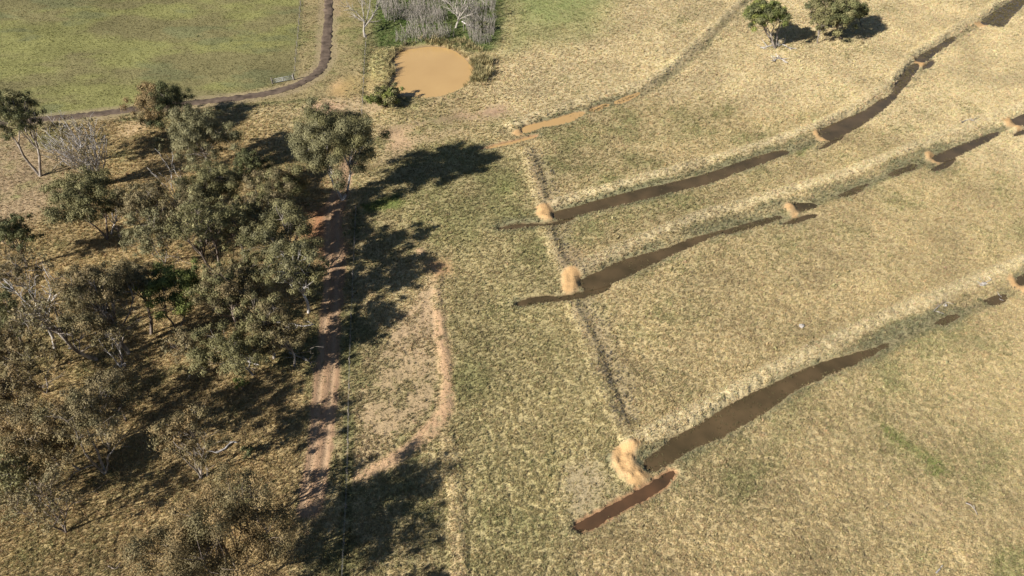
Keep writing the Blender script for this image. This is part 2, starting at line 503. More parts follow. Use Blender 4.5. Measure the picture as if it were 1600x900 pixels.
def fields(X, Y):
    """heights, ground colour, grass colour pair and cover at points of the ground"""
    F = {}
    n1 = fbm(X, Y, 14.0, 3.0) - 0.5
    n2 = fbm(X, Y, 5.0, 9.0) - 0.5
    n3 = fbm(X, Y, 1.1, 21.0, 3) - 0.5
    n4 = fbm(X, Y, 0.45, 41.0, 2) - 0.5
    big = fbm(X, Y, 45.0, 33.0, 3) - 0.5
    # --- water bodies
    wd = np.full(X.shape, 50.0)
    red = np.zeros(X.shape)
    weedy = np.zeros(X.shape)
    for i, P in enumerate(WPOLY):
        d = sdf(X, Y, P, 12)
        k = 0.85 if len(WATER[i][2]) > 12 and WATER[i][3] is M_swale and 'pool' in WATER[i][1] else 0.9
        d = d + k * (0.5 * n3 + 0.45 * n4 + 0.4 * n2) - (-0.14 if k == 0.85 else -0.12)
        wd = np.minimum(wd, d)
        if WATER[i][3] is not M_swale:
            red = np.maximum(red, smooth(1.6, 0.1, d))
        if 'weedy' in WATER[i][1] or 'green-edged' in WATER[i][1] or 'sliver' in WATER[i][1]:
            weedy = np.maximum(weedy, smooth(0.4, -0.3, d) * (smooth(at(870, 185)[0], at(950, 162)[0], X) if 'rounded' in WATER[i][1] else 1.0))
    pd = sdf(X, Y, POND_P, 25)
    wdn = wd
    pdn = pd + 0.7 * n2 + 0.6 * n3 + 0.15
    # --- roads, mounds
    td, tside = seg_dist(X, Y, TRACK, False, 12)
    rd, _ = seg_dist(X, Y, ROAD, False, 12)
    mh = np.zeros(X.shape)
    md = np.full(X.shape, 50.0)
    for (o, hgt), P in zip(MOUNDS, MPOLY):
        d = sdf(X, Y, P, 6)
        md = np.minimum(md, d)
        mh = np.maximum(mh, 0.5 * hgt * smooth(0.6, -1.0, d))
    calm = smooth(0.3, 2.5, wd) * smooth(0.5, 3.0, pd) * smooth(1.6, 3.2, rd)
    Z = calm * (0.5 * n1 + 0.22 * n2) * 0.5
    # --- tussock relief
    cover0 = np.ones(X.shape)
    Z += calm * (n4 * 0.24 + n3 * 0.04) * smooth(1.2, 2.2, td) * (1 - 0.5 * smooth(-8, 8, -sdf(X, Y, P_PADDOCK, 20)))
    bank = np.zeros(X.shape)
    bare_bank = np.zeros(X.shape)
    slope = np.zeros(X.shape)
    bank_s = np.zeros(X.shape)
    for k, (P, hw, hgt) in enumerate(BANKS):
        d, sd = seg_dist(X, Y, P, False, 12)
        d = d + 0.9 * n2
        m = smooth(hw, hw * 0.15, d)
        bank = np.maximum(bank, m)
        if k < 4:
            bank_s = np.maximum(bank_s, m)
            slope = np.maximum(slope, smooth(hw * 0.5, hw * 0.9, d) * smooth(6.5, 4.0, d) * (sd < 0) * smooth(0, 0.8, wd))
        Z += hgt * m * smooth(-0.2, 1.6, wd) * (0.85 + 0.35 * n3 + 0.4 * n2)
        if k >= 7:
            bare_bank = np.maximum(bare_bank, (1.0 if k == 7 else 0.22) * smooth(1.9 if k == 7 else 1.2, 0.3, d + 1.3 * n2 + 0.7 * n3))
        elif k >= 4:
            bare_bank = np.maximum(bare_bank, 0.35 * smooth(0.9, 0.1, d + 1.6 * n2 + 0.3))
    ditch = np.zeros(X.shape)
    for k, P in enumerate(DITCHES):
        d, _ = seg_dist(X, Y, P, False, 8)
        d = d * (0.5 if k == 4 else 0.85)
        m = smooth(1.1, 0.3, d + 0.9 * n2 + 0.4 * n3)
        ditch = np.maximum(ditch, m)
    Z -= 0.3 * ditch * smooth(-0.2, 0.6, wd)
    fur = np.zeros(X.shape)
    fur2 = np.zeros(X.shape)
    for (P, hw, dep) in FURROWS:
        d, _ = seg_dist(X, Y, P, False, 8)
        m = smooth(hw, 0.1, d + 0.8 * n2)
        fur = np.maximum(fur, m)
        fur2 = np.maximum(fur2, smooth(3.6, 1.0, d + 1.6 * n2 + 0.8 * n1))
        Z -= 0.6 * dep * m
    Z += mh * (0.9 + 0.5 * n3 + 0.45 * n4 + 0.3 * n2)
    # channels and the dam: water stands at -0.35
    Z = np.where(wdn < 0.9, Z * smooth(0.0, 0.9, wdn) - 0.45 * smooth(0.9, -0.15, wdn) - 0.5 * smooth(-0.1, -0.8, wdn), Z)
    Z = np.where(pdn < 2.2, Z * smooth(0.2, 2.2, pdn) - 0.5 * smooth(1.6, -0.1, pdn) - 0.8 * smooth(0, -3, pdn), Z)
    Z += 0.7 * smooth(4.5, 2.0, np.abs(pd - 3.2) * 1.4) * smooth(0.5, 1.8, pd) * (0.6 + n2)
    fen = np.zeros(X.shape)
    for P in FENCE_LINES:
        d, _ = seg_dist(X, Y, P, False, 6)
        fen = np.maximum(fen, smooth(1.1, 0.25, d + 0.7 * n2) * smooth(-0.25, 0.05, n2 + n4))
    # wheel ruts of the dirt track
    rut = smooth(0.55, 0.1, np.abs(td - 0.85))
    Z -= 0.12 * rut * smooth(2.5, 1.5, td)
    F['Z'] = Z
    # --- colour regions
    wp = 5 * n1 + 3 * n2
    pad = softmask(X, Y, P_PADDOCK, 1.2, 0.8 * n2)
    lush = softmask(X, Y, P_LUSH, 3.0, wp)
    gr2 = softmask(X, Y, P_GREEN2, 7.0, 2.2 * wp) * (0.8 + 1.2 * n1)
    wood = softmask(X, Y, P_WOOD, 4.0, wp)
    verge = softmask(X, Y, P_VERGE, 1.5, 1.2 * n2)
    pink = softmask(X, Y, P_PINK, 6.0, wp)
    mid = softmask(X, Y, P_MID, 4.0, wp)
    dry = softmask(X, Y, P_DRY, 2.0, wp * 0.6)
    straw = softmask(X, Y, P_STRAW, 9.0, wp * 1.6)
    banky = softmask(X, Y, P_BANKY, 1.2, 0.5 * n2)
    crest = smooth(0.62, 0.95, bank_s + 0.3 * n2)
    G = np.zeros(X.shape)
    for P, s in GREENS:
        if s > 0:
            G = np.maximum(G, s * softmask(X, Y, P, 2.2, 3.5 * n2 + n1 + 1.5 * n3))
    c = lambda *t: np.array(t)[None, :]
    mixc = lambda A, B, t: A * (1 - t[:, None]) + B * t[:, None]
    one = np.ones((len(X), 3))
    # green share of the sward
    g = 0.29 + 1.0 * n1 + 0.8 * n2 + 0.5 * big
    g = g + 0.12 * mid - 0.08 * dry - 0.22 * straw - 0.3 * bank - 0.08 * wood
    near_w = smooth(2.6, 0.4, wd) * (1 - smooth(0.3, 1.0, bank) * 0.5)
    g = g + 0.25 * near_w * 0.6 + 0.22 * slope + 0.35 * ditch + 0.5 * fen
    g = np.clip(np.maximum(g, G * 1.1), 0.03, 1)
    dryc = one * c(0.425, 0.34, 0.185)
    dryc = mixc(dryc, one * c(0.525, 0.43, 0.252), np.clip(0.9 * straw + 0.7 * bank_s + 0.25 * bank, 0, 1))
    dryc = mixc(dryc, one * c(0.375, 0.312, 0.163), np.clip(mid, 0, 1))
    dryc = mixc(dryc, one * c(0.385, 0.29, 0.148), wood)
    dryc = mixc(dryc, one * c(0.35, 0.262, 0.16), pink)
    dryc = mixc(dryc, one * c(0.39, 0.30, 0.175), dry)
    dryc = mixc(dryc, one * c(0.51, 0.43, 0.26), 0.42 * crest)
    grc = one * c(0.228, 0.212, 0.096)
    grc = mixc(grc, one * c(0.165, 0.205, 0.055), np.clip(G, 0, 1))
    grc = mixc(grc, one * c(0.21, 0.195, 0.11), np.maximum(near_w, slope))
    # paddock: yellow-green, olive and brown drifts
    pa = fbm(X, Y * 2.2, 26.0, 51.0) - 0.5
    pb = fbm(X, Y * 1.8, 11.0, 61.0) - 0.5
    padc = mixc(one * c(0.168, 0.15, 0.07), one * c(0.195, 0.19, 0.072), smooth(-0.12, 0.16, pa + 0.7 * pb))
    padc = mixc(padc, one * c(0.135, 0.14, 0.068), smooth(0.02, 0.2, pb - 0.5 * pa) * 0.7)
    dryc = mixc(dryc, one * c(0.29, 0.235, 0.12), 0.85 * verge)
    grc = mixc(grc, one * c(0.19, 0.185, 0.075), 0.85 * verge)
    dryc = mixc(dryc, padc * 1.2, pad)
    grc = mixc(grc, padc * 0.97, pad)
    dryc = mixc(dryc, one * c(0.17, 0.18, 0.075), lush)
    grc = mixc(grc, one * c(0.10, 0.15, 0.04), lush)
    dryc = mixc(dryc, one * c(0.30, 0.295, 0.13), gr2)
    grc = mixc(grc, one * c(0.225, 0.245, 0.095), gr2)
    g = np.where(lush + gr2 > 0.3, np.maximum(g, 0.5 * np.clip(lush + gr2, 0, 1.4)), g)
    dryc = mixc(dryc, one * c(0.40, 0.345, 0.165), banky)
    flat = fbm(X, Y, 8.0, 91.0, 3) - 0.5
    dryc = dryc * (1 + 0.5 * flat + 0.25 * n2)[:, None]
    grc = grc * (1 + 0.35 * flat)[:, None]
    F['g'] = np.clip(g, 0, 1)
    F['dryc'], F['grc'] = dryc, grc
    gs = smooth(0.25, 0.75, F['g'] + 0.5 * n3)
    col = mixc(dryc * 0.9, grc * 0.95, gs)
    # soil
    soil = np.zeros(X.shape)
    sc = one * c(0.33, 0.22, 0.13)

    def lay(m, colr):
        nonlocal col, soil
        col = mixc(col, one * c(*colr) * (1 + 0.5 * n3 + 0.3 * n2)[:, None], np.clip(m, 0, 1))
        soil = np.maximum(soil, m)
    for P, colr, s in PATCHES:
        lay(s * softmask(X, Y, P, 2.4, 5 * n2 + 4 * n1 + 1.5 * n3), colr)
    lay(0.72 * smooth(0.08, 0.3, dry * (0.35 + 1.3 * n2 + 0.5 * n3) - 0.16), (0.36, 0.255, 0.155))
    lay(0.85 * bare_bank * smooth(-0.22, 0.22, 1.5 * n1 + 1.6 * n2 + 0.8 * n3 + 0.12), (0.42, 0.265, 0.155))
    lay(0.4 * fur2 * smooth(-0.35, 0.1, n2 + n1), (0.24, 0.185, 0.115))
    lay(0.4 * fur * smooth(-0.3, 0.15, n2 + n3), (0.22, 0.17, 0.115))
    trk = smooth(2.2, 1.5, td + 1.0 * n2 + 0.4 * n3)
    lay(trk * 0.95, (0.30, 0.19, 0.115))
    lay(trk * rut * 0.7, (0.38, 0.265, 0.165))
    lay(0.95 * smooth(0.35, -0.3, md + 0.8 * n3 + 0.7 * n4 + 0.7 * n2), (0.43, 0.29, 0.15))
    lay(0.6 * smooth(0.1, -0.6, md + 1.2 * n3 + 1.6 * n2), (0.47, 0.285, 0.125))
    lay(0.5 * ditch * smooth(-0.3, 0.1, n2 + n3), (0.2, 0.155, 0.088))
    lay(0.5 * fen, (0.13, 0.115, 0.055))
    lay(0.5 * smooth(3.6, 2.2, rd + n2 * 2), (0.26, 0.20, 0.13))
    lay(0.95 * smooth(0.45, 0.05, wdn), (0.13, 0.09, 0.05))
    lay(0.9 * red * smooth(0.7, 0.15, wdn), (0.33, 0.19, 0.10))
    lay(0.92 * smooth(2.0, 0.7, pdn + 0.8 * n2), (0.25, 0.165, 0.09))
    lay(0.8 * smooth(0.9, 0.5, pdn), (0.15, 0.10, 0.055))
    F['col'] = np.clip(col, 0.02, 0.8)
    F['soil'] = np.clip(soil, 0, 1)
    F.update(pink=pink, verge=verge, weedy=weedy, ditch=ditch, fen=fen, crest=crest, fur2=fur2, n4=n4, red=red, slope=slope, wd=wdn, pd=pdn, rd=rd, td=td, md=md, wood=wood, pad=pad, lush=lush, gr2=gr2, bank=bank, near_w=near_w, straw=straw, mid=mid, n2=n2, n3=n3, banky=banky, fur=fur)
    return F


# ------------------------------------------------------------------ the ground sheet
NS, NR = 720, 545
s_in = np.linspace(-1.2, 1.2, NS)
s_out = np.array([1.35, 1.7, 2.4, 4, 7, 12, 20.0])
sv = np.concatenate([-s_out[::-1], s_in, s_out])
yy = [26.0]
t = np.linspace(0, 1, NR)
y_in = 26 + 244 * (0.42 * t + 0.58 * t ** 1.9)
yv = np.concatenate([[-400, -150, -60, -20, 5, 18], y_in, [290, 330, 420, 600, 1000, 2000, 4500.0]])
wv = np.maximum(62 + (yv - 35) * 0.56, 40)
GX = (sv[None, :] * wv[:, None]).ravel()
GY = np.repeat(yv[:, None], len(sv), 1).ravel()
FG = fields(GX, GY)
nr, ncol = len(yv), len(sv)
ii, jj = np.meshgrid(np.arange(nr - 1), np.arange(ncol - 1), indexing='ij')
quads = np.stack([ii * ncol + jj, ii * ncol + jj + 1, (ii + 1) * ncol + jj + 1, (ii + 1) * ncol + jj], -1).reshape(-1, 4)
ground = new_mesh('ground', np.stack([GX, GY, FG['Z']], 1), quads, 4, M_ground, None, True, np.concatenate([FG['col'], FG['soil'][:, None]], 1))
tag(ground, 'dry tussock pasture with low grassed banks', None, None, 'structure')


def gz(x, y):
    return float(fields(np.array([x], float), np.array([y], float))['Z'][0])


# ------------------------------------------------------------------ water sheets
def water_sheet(name, label, P, z, mat, grow):
    e = np.roll(P, -1, 0) - np.roll(P, 1, 0)
    nrm = np.stack([e[:, 1], -e[:, 0]], 1)
    nrm /= np.linalg.norm(nrm, axis=1)[:, None] + 1e-9
    area = 0.5 * np.sum(P[:, 0] * np.roll(P[:, 1], -1) - np.roll(P[:, 0], -1) * P[:, 1])
    Q = P + nrm * grow * np.sign(area)
    me = bpy.data.meshes.new(name)
    me.from_pydata([(x, y, z) for x, y in Q], [], [list(range(len(Q)))] if area > 0 else [list(range(len(Q)))[::-1]])
    me.materials.append(mat)
    o = bpy.data.objects.new(name, me)
    COL.objects.link(o)
    return tag(o, label, None, None, 'structure')


water_sheet('pond_water', 'round farm dam full of opaque orange water', POND_P, -0.34, M_pond, 1.3)
WATER_I = 0
for (nm, lab, _, mat), P in zip(WATER, WPOLY):
    water_sheet(nm, lab, P, (-0.40 if nm == 'trench_water' else -0.3) + 0.012 * WATER_I, mat, 0.4)
    WATER_I = (WATER_I + 1) % 5

# ------------------------------------------------------------------ gravel road
hw = 1.25
n = len(ROAD)
tan = np.gradient(ROAD, axis=0)
tan /= np.linalg.norm(tan, axis=1)[:, None]
nor = np.stack([-tan[:, 1], tan[:, 0]], 1)
offs = np.array([-1.12, -0.95, -0.55, -0.2, 0.2, 0.55, 0.95, 1.12]) * hw
hz = np.array([-0.12, 0.05, 0.02, 0.07, 0.07, 0.02, 0.05, -0.12])
rough = rng.normal(0, 0.2, (n, len(offs)))
RV = []
for i in range(n):
    for k, o in enumerate(offs):
        p = ROAD[i] + nor[i] * (o + rough[i, k])
        RV.append((p[0], p[1], hz[k]))
RV = np.array(RV)
RV[:, 2] += fields(RV[:, 0], RV[:, 1])['Z'] + 0.02
m = len(offs)
RQ = np.array([[i * m + k, i * m + k + 1, (i + 1) * m + k + 1, (i + 1) * m + k] for i in range(n - 1) for k in range(m - 1)])
tag(new_mesh('gravel_road', RV, RQ[:, ::-1], 4, M_road, None, True), 'dark gravel farm road bending round the green paddock', None, None, 'structure')

# ------------------------------------------------------------------ grass tufts (geometry nodes, one object)
def tuft_mesh(name, nbl, length, spread, width, droop, seed, mat):
    r = np.random.default_rng(seed)
    V, Fq = [], []
    lean = r.uniform(0, 2 * math.pi)
    for k in range(nbl):
        a = r.uniform(0, 2 * math.pi)
        rad = spread * math.sqrt(r.random()) * 0.5
        bx, by = rad * math.cos(a), rad * math.sin(a)
        L = length * r.uniform(0.55, 1.1)
        a2 = a + r.normal(0, 0.7)
        out = r.uniform(0.3, 1.0) * droop
        dx, dy = math.cos(a2) * out + 0.25 * math.cos(lean), math.sin(a2) * out + 0.25 * math.sin(lean)
        w = width * r.uniform(0.6, 1.3)
        px, py = -math.sin(a2) * w, math.cos(a2) * w
        z1, z2 = L * 0.6, L * 0.85
        i = len(V)
        V += [(bx - px, by - py, -0.05), (bx + px, by + py, -0.05),
              (bx + dx * L * .45 + px * .8, by + dy * L * .45 + py * .8, z1), (bx + dx * L * .45 - px * .8, by + dy * L * .45 - py * .8, z1),
              (bx + dx * L + px * .15, by + dy * L + py * .15, z2), (bx + dx * L - px * .15, by + dy * L - py * .15, z2)]
        Fq += [(i, i + 1, i + 2, i + 3), (i + 3, i + 2, i + 4, i + 5)]
    me = bpy.data.meshes.new(name)
    me.from_pydata(V, [], Fq)
    me.materials.append(mat)
    return bpy.data.objects.new(name, me)


def scatter(name, label, P, rot, scl, idx, col, sources):
    src = bpy.data.collections.new(name + '_sources')
    for o in sources:
        src.objects.link(o)
    me = bpy.data.meshes.new(name)
    me.vertices.add(len(P))
    me.vertices.foreach_set('co', np.asarray(P, np.float32).ravel())
    for nm, tp, arr, key in (('rot', 'FLOAT_VECTOR', rot, 'vector'), ('scl', 'FLOAT_VECTOR', scl, 'vector'), ('idx', 'INT', idx, 'value')):
        a = me.attributes.new(nm, tp, 'POINT')
        a.data.foreach_set(key, np.asarray(arr, np.int32 if tp == 'INT' else np.float32).ravel())
    a = me.attributes.new('tcol', 'FLOAT_COLOR', 'POINT')
    c4 = np.ones((len(P), 4), np.float32)
    c4[:, :3] = col
    a.data.foreach_set('color', c4.ravel())
    me.update()
    o = bpy.data.objects.new(name, me)
    COL.objects.link(o)
    ng = bpy.data.node_groups.new(name + '_nodes', 'GeometryNodeTree')
    ng.interface.new_socket('Geometry', in_out='INPUT', socket_type='NodeSocketGeometry')
    ng.interface.new_socket('Geometry', in_out='OUTPUT', socket_type='NodeSocketGeometry')
    gi, go = ng.nodes.new('NodeGroupInput'), ng.nodes.new('NodeGroupOutput')
    ip = ng.nodes.new('GeometryNodeInstanceOnPoints')
    ci = ng.nodes.new('GeometryNodeCollectionInfo')
    ci.inputs['Collection'].default_value = src
    ci.inputs['Separate Children'].default_value = True
    ci.inputs['Reset Children'].default_value = True
    ip.inputs['Pick Instance'].default_value = True

    def named(nm, dt):
        q = ng.nodes.new('GeometryNodeInputNamedAttribute')
        q.data_type = dt
        q.inputs['Name'].default_value = nm
        return q.outputs['Attribute']
    L = ng.links.new
    L(gi.outputs[0], ip.inputs['Points'])
    L(ci.outputs[0], ip.inputs['Instance'])
    L(named('idx', 'INT'), ip.inputs['Instance Index'])
    L(named('rot', 'FLOAT_VECTOR'), ip.inputs['Rotation'])
    L(named('scl', 'FLOAT_VECTOR'), ip.inputs['Scale'])
    L(ip.outputs[0], go.inputs[0])
    md_ = o.modifiers.new('scatter', 'NODES')
    md_.node_group = ng
    return tag(o, label, None, None, 'stuff')


NT = 960000
ty = 30 + 222 * (lambda q: 0.52 * q + 0.48 * q ** 2)(rng.random(NT))
ts = rng.uniform(-1.1, 1.1, NT)
tx = ts * (62 + (ty - 35) * 0.56)
FT = fields(tx, ty)
clump = 0.55 * (FT['n4'] + 0.5) + 0.45 * fbm(tx, ty, 0.5, 77.0, 2)
keep = (FT['wd'] > 0.22 + 0.25 * FT['n2'] - 0.22 * FT['red']) & (FT['pd'] > 1.0 + 1.5 * FT['n2']) & (FT['rd'] > 1.35 + 1.6 * FT['n2'] + 0.6 * FT['n3']) & (rng.random(NT) > FT['soil'] * 0.93) & (rng.random(NT) < 0.36 + 0.9 * smooth(0.38, 0.62, clump) + 0.2 * FT['wood'] + 0.3 * FT['pad'])
# tufts standing in the weedy shallows
shal = (FT['wd'] > -0.5) & (FT['wd'] <= 0.15) & (rng.random(NT) < 0.08 + 0.3 * smooth(-0.4, 0.1, FT['wd'])) & (FT['red'] < 0.1)
shal |= (FT['wd'] < 0.1) & (rng.random(NT) < 0.85 * FT['weedy'])
shal |= (FT['wd'] < -0.4) & (FT['red'] < 0.1) & (rng.random(NT) < 0.10) & (fbm(tx, ty, 4.0, 13.0, 2) > 0.58)
keep &= (FT['md'] > 0.0 + 0.9 * FT['n3']) | (rng.random(NT) < 0.06)
keep |= shal
tx, ty = tx[keep], ty[keep]
FT = {k: v[keep] for k, v in FT.items()}
NT = len(tx)
isg = rng.random(NT) < smooth(0.1, 0.95, FT['g'] + 0.25 * (rng.random(NT) - 0.5))
mixg = np.clip(0.5 * isg + 0.5 * FT['g'] + rng.normal(0, 0.16, NT), 0, 1)[:, None]
tcol = FT['dryc'] * (1 - mixg) + FT['grc'] * mixg
tcol = tcol * rng.normal(1.0, 0.15, (NT, 1)).clip(0.55, 1.45) * rng.normal(1.0, 0.04, (NT, 3))
tcol = tcol * (1 - 0.35 * FT['fen'] - 0.12 * FT['ditch'])[:, None]
greyt = (rng.random(NT) < 0.28 * FT['fur2'])[:, None]
tcol = np.where(greyt, np.array([[0.17, 0.15, 0.12]]), tcol)
tcol = np.clip(tcol * np.where(isg, 1.05, 1.12)[:, None], 0.02, 0.7)
tz = np.maximum(FT['Z'], -0.31)
dist_s = 0.75 + 0.0032 * (ty - 35)
short = 1 - 0.55 * FT['pad'] - 0.35 * FT['gr2'] - 0.3 * FT['soil'] - 0.4 * FT['pink'] - 0.4 * FT['verge']
sc = 0.46 * rng.lognormal(0, 0.34, NT) * dist_s * np.clip(short, 0.3, 1)
wet = FT['wd'] < 0.05
sc = sc * np.where(wet, 1.5, 1.0)
tcol = np.where(wet[:, None], np.array([[0.135, 0.112, 0.055]]) * rng.normal(1, 0.2, (NT, 1)).clip(0.5, 1.5), tcol)
hs = sc * (1 - 0.1 * FT['bank'] + 0.3 * FT['slope'] + 0.6 * FT['fen'] + 0.3 * FT['fur2']) * (1 - 0.5 * smooth(0.9, 0.2, FT['wd']))
trot = np.stack([rng.normal(0, 0.16, NT), rng.normal(0, 0.16, NT), rng.uniform(0, 6.283, NT)], 1)
tscl = np.stack([sc * rng.uniform(0.8, 1.35, NT), sc * rng.uniform(0.8, 1.35, NT), hs * rng.uniform(0.7, 1.2, NT)], 1)
tufts = [tuft_mesh('grass_tuft', 16, 0.46, 0.36, 0.032, 0.62, 100 + k, M_grass) for k in range(6)]
scatter('pasture_grass', 'dry straw and green tussock grass over the paddocks', np.stack([tx, ty, tz], 1), trot, tscl, rng.integers(0, 6, NT), tcol, tufts)

# ------------------------------------------------------------------ reeds round the dam
NRD = 9000
rx_ = rng.uniform(at(560, 20)[0], at(800, 170)[0] + 12, NRD)
c0 = POND.mean(0)
ra = rng.uniform(0, 6.283, NRD)
rr = rng.uniform(6, 22, NRD)
rx_, ry_ = c0[0] + rr * 1.15 * np.cos(ra), c0[1] + rr * np.sin(ra)
FR = fields(rx_, ry_)
east = smooth(-2, 6, rx_ - c0[0])
want = smooth(0.6, 1.2, FR['pd']) * (smooth(1.5, 0.7, FR['pd']) * 0.5 + east * smooth(7.0, 2.0, FR['pd']) * smooth(-9, -2, ry_ - c0[1]) + (1 - east) * smooth(4.0, 1.5, FR['pd']) * smooth(-12, 4, ry_ - c0[1]) * 0.18)
cl = fbm(rx_, ry_, 2.2, 5.0, 2)
kp = rng.random(NRD) < want * smooth(0.35, 0.6, cl)
rx_, ry_, cl = rx_[kp], ry_[kp], cl[kp]
FRZ = FR['Z'][kp]
nr_ = len(rx_)
rs = rng.lognormal(0, 0.3, nr_) * 1.6
rc = np.where(rng.random((nr_, 1)) < 0.75, np.array([[0.36, 0.30, 0.15]]), np.array([[0.17, 0.16, 0.075]])) * rng.normal(1, 0.15, (nr_, 1))
reed = [tuft_mesh('reed_clump', 22, 0.62, 0.5, 0.024, 0.55, 300 + k, M_grass) for k in range(3)]
scatter('reeds', 'straw and olive rushes in clumps round the orange dam', np.stack([rx_, ry_, FRZ], 1), np.stack([np.zeros(nr_), np.zeros(nr_), rng.uniform(0, 6.28, nr_)], 1), np.stack([rs, rs, rs * rng.uniform(0.7, 1.2, nr_)], 1), rng.integers(0, 3, nr_), np.clip(rc, 0.03, 0.6), reed)

# ------------------------------------------------------------------ trees
LEAF = {
    'olive': [(0.172, 0.157, 0.069), (0.212, 0.192, 0.090), (0.128, 0.120, 0.052)],
    'grey': [(0.192, 0.177, 0.090), (0.226, 0.207, 0.108), (0.147, 0.138, 0.069)],
    'green': [(0.143, 0.162, 0.045), (0.186, 0.197, 0.052), (0.108, 0.123, 0.039)],
    'dark': [(0.108, 0.113, 0.047), (0.143, 0.143, 0.061), (0.083, 0.088, 0.039)],
    'brown': [(0.172, 0.139, 0.069), (0.147, 0.124, 0.060), (0.206, 0.155, 0.076)],
    'rust': [(0.239, 0.168, 0.077), (0.206, 0.155, 0.074), (0.176, 0.141, 0.067)],
    'drab': [(0.192, 0.157, 0.082), (0.226, 0.181, 0.095), (0.162, 0.139, 0.069)],
}


def curve(p0, p1, r, n, wob, sag=0.0):
    t = np.linspace(0, 1, n)[:, None]
    L = np.linalg.norm(p1 - p0)
    mid = r.normal(0, wob * L, 3) * np.array([1, 1, 0.6])
    P = p0 * (1 - t) + p1 * t + mid * np.sin(t * math.pi) + r.normal(0, wob * L * 0.25, (n, 3)) * np.sin(t * math.pi)
    P[:, 2] += sag * L * np.sin(t[:, 0] * math.pi)
    return P


def leaf_mesh(C, rc, cnt, size, pal, r, flat=0.75):
    """kite-shaped leaf sprays round cluster centres"""
    idx = np.repeat(np.arange(len(C)), cnt)
    n = len(idx)
    d = r.normal(0, 1, (n, 3))
    d[:, 2] += 0.25
    d /= np.linalg.norm(d, axis=1)[:, None]
    core = r.random((n, 1)) < 0.22  # larger inner leaves, added as occluders to deepen the crown's shadow
    rad = np.where(core, 0.6 * r.random((n, 1)), 0.55 + 0.5 * r.random((n, 1)) ** 1.3)
    off = d * rad * rc[idx][:, None]
    off[:, 2] *= flat
    P = C[idx] + off
    nrm = d * 1.35 + np.array([0, 0, 0.3]) + r.normal(0, 0.45, (n, 3))
    nrm /= np.linalg.norm(nrm, axis=1)[:, None]
    a = np.cross(nrm, r.normal(0, 1, (n, 3)))
    a /= np.linalg.norm(a, axis=1)[:, None] + 1e-9
    a[:, 2] -= 0.35
    bb = np.cross(nrm, a)
    L = size * r.uniform(0.65, 1.4, (n, 1)) * np.where(core, 1.9, 1.0)
    w = L * r.uniform(0.32, 0.55, (n, 1))
    V = np.stack([P - a * L * 0.5, P + bb * w * 0.5, P + a * L * 0.5, P - bb * w * 0.5], 1).reshape(-1, 3)
    Fq = np.arange(n * 4).reshape(-1, 4)
    pal = np.array(pal)
    cc = pal[r.choice(len(pal), len(C), p=[0.5, 0.28, 0.22])]
    col = cc[idx] * (r.normal(1, 0.12, len(C)).clip(0.7, 1.35))[idx][:, None] * r.normal(1, 0.13, (n, 1)).clip(0.6, 1.5)
    return V, Fq, np.repeat(np.clip(col, 0.02, 0.6), 4, 0)


TREE_N = [0]
DBG = []


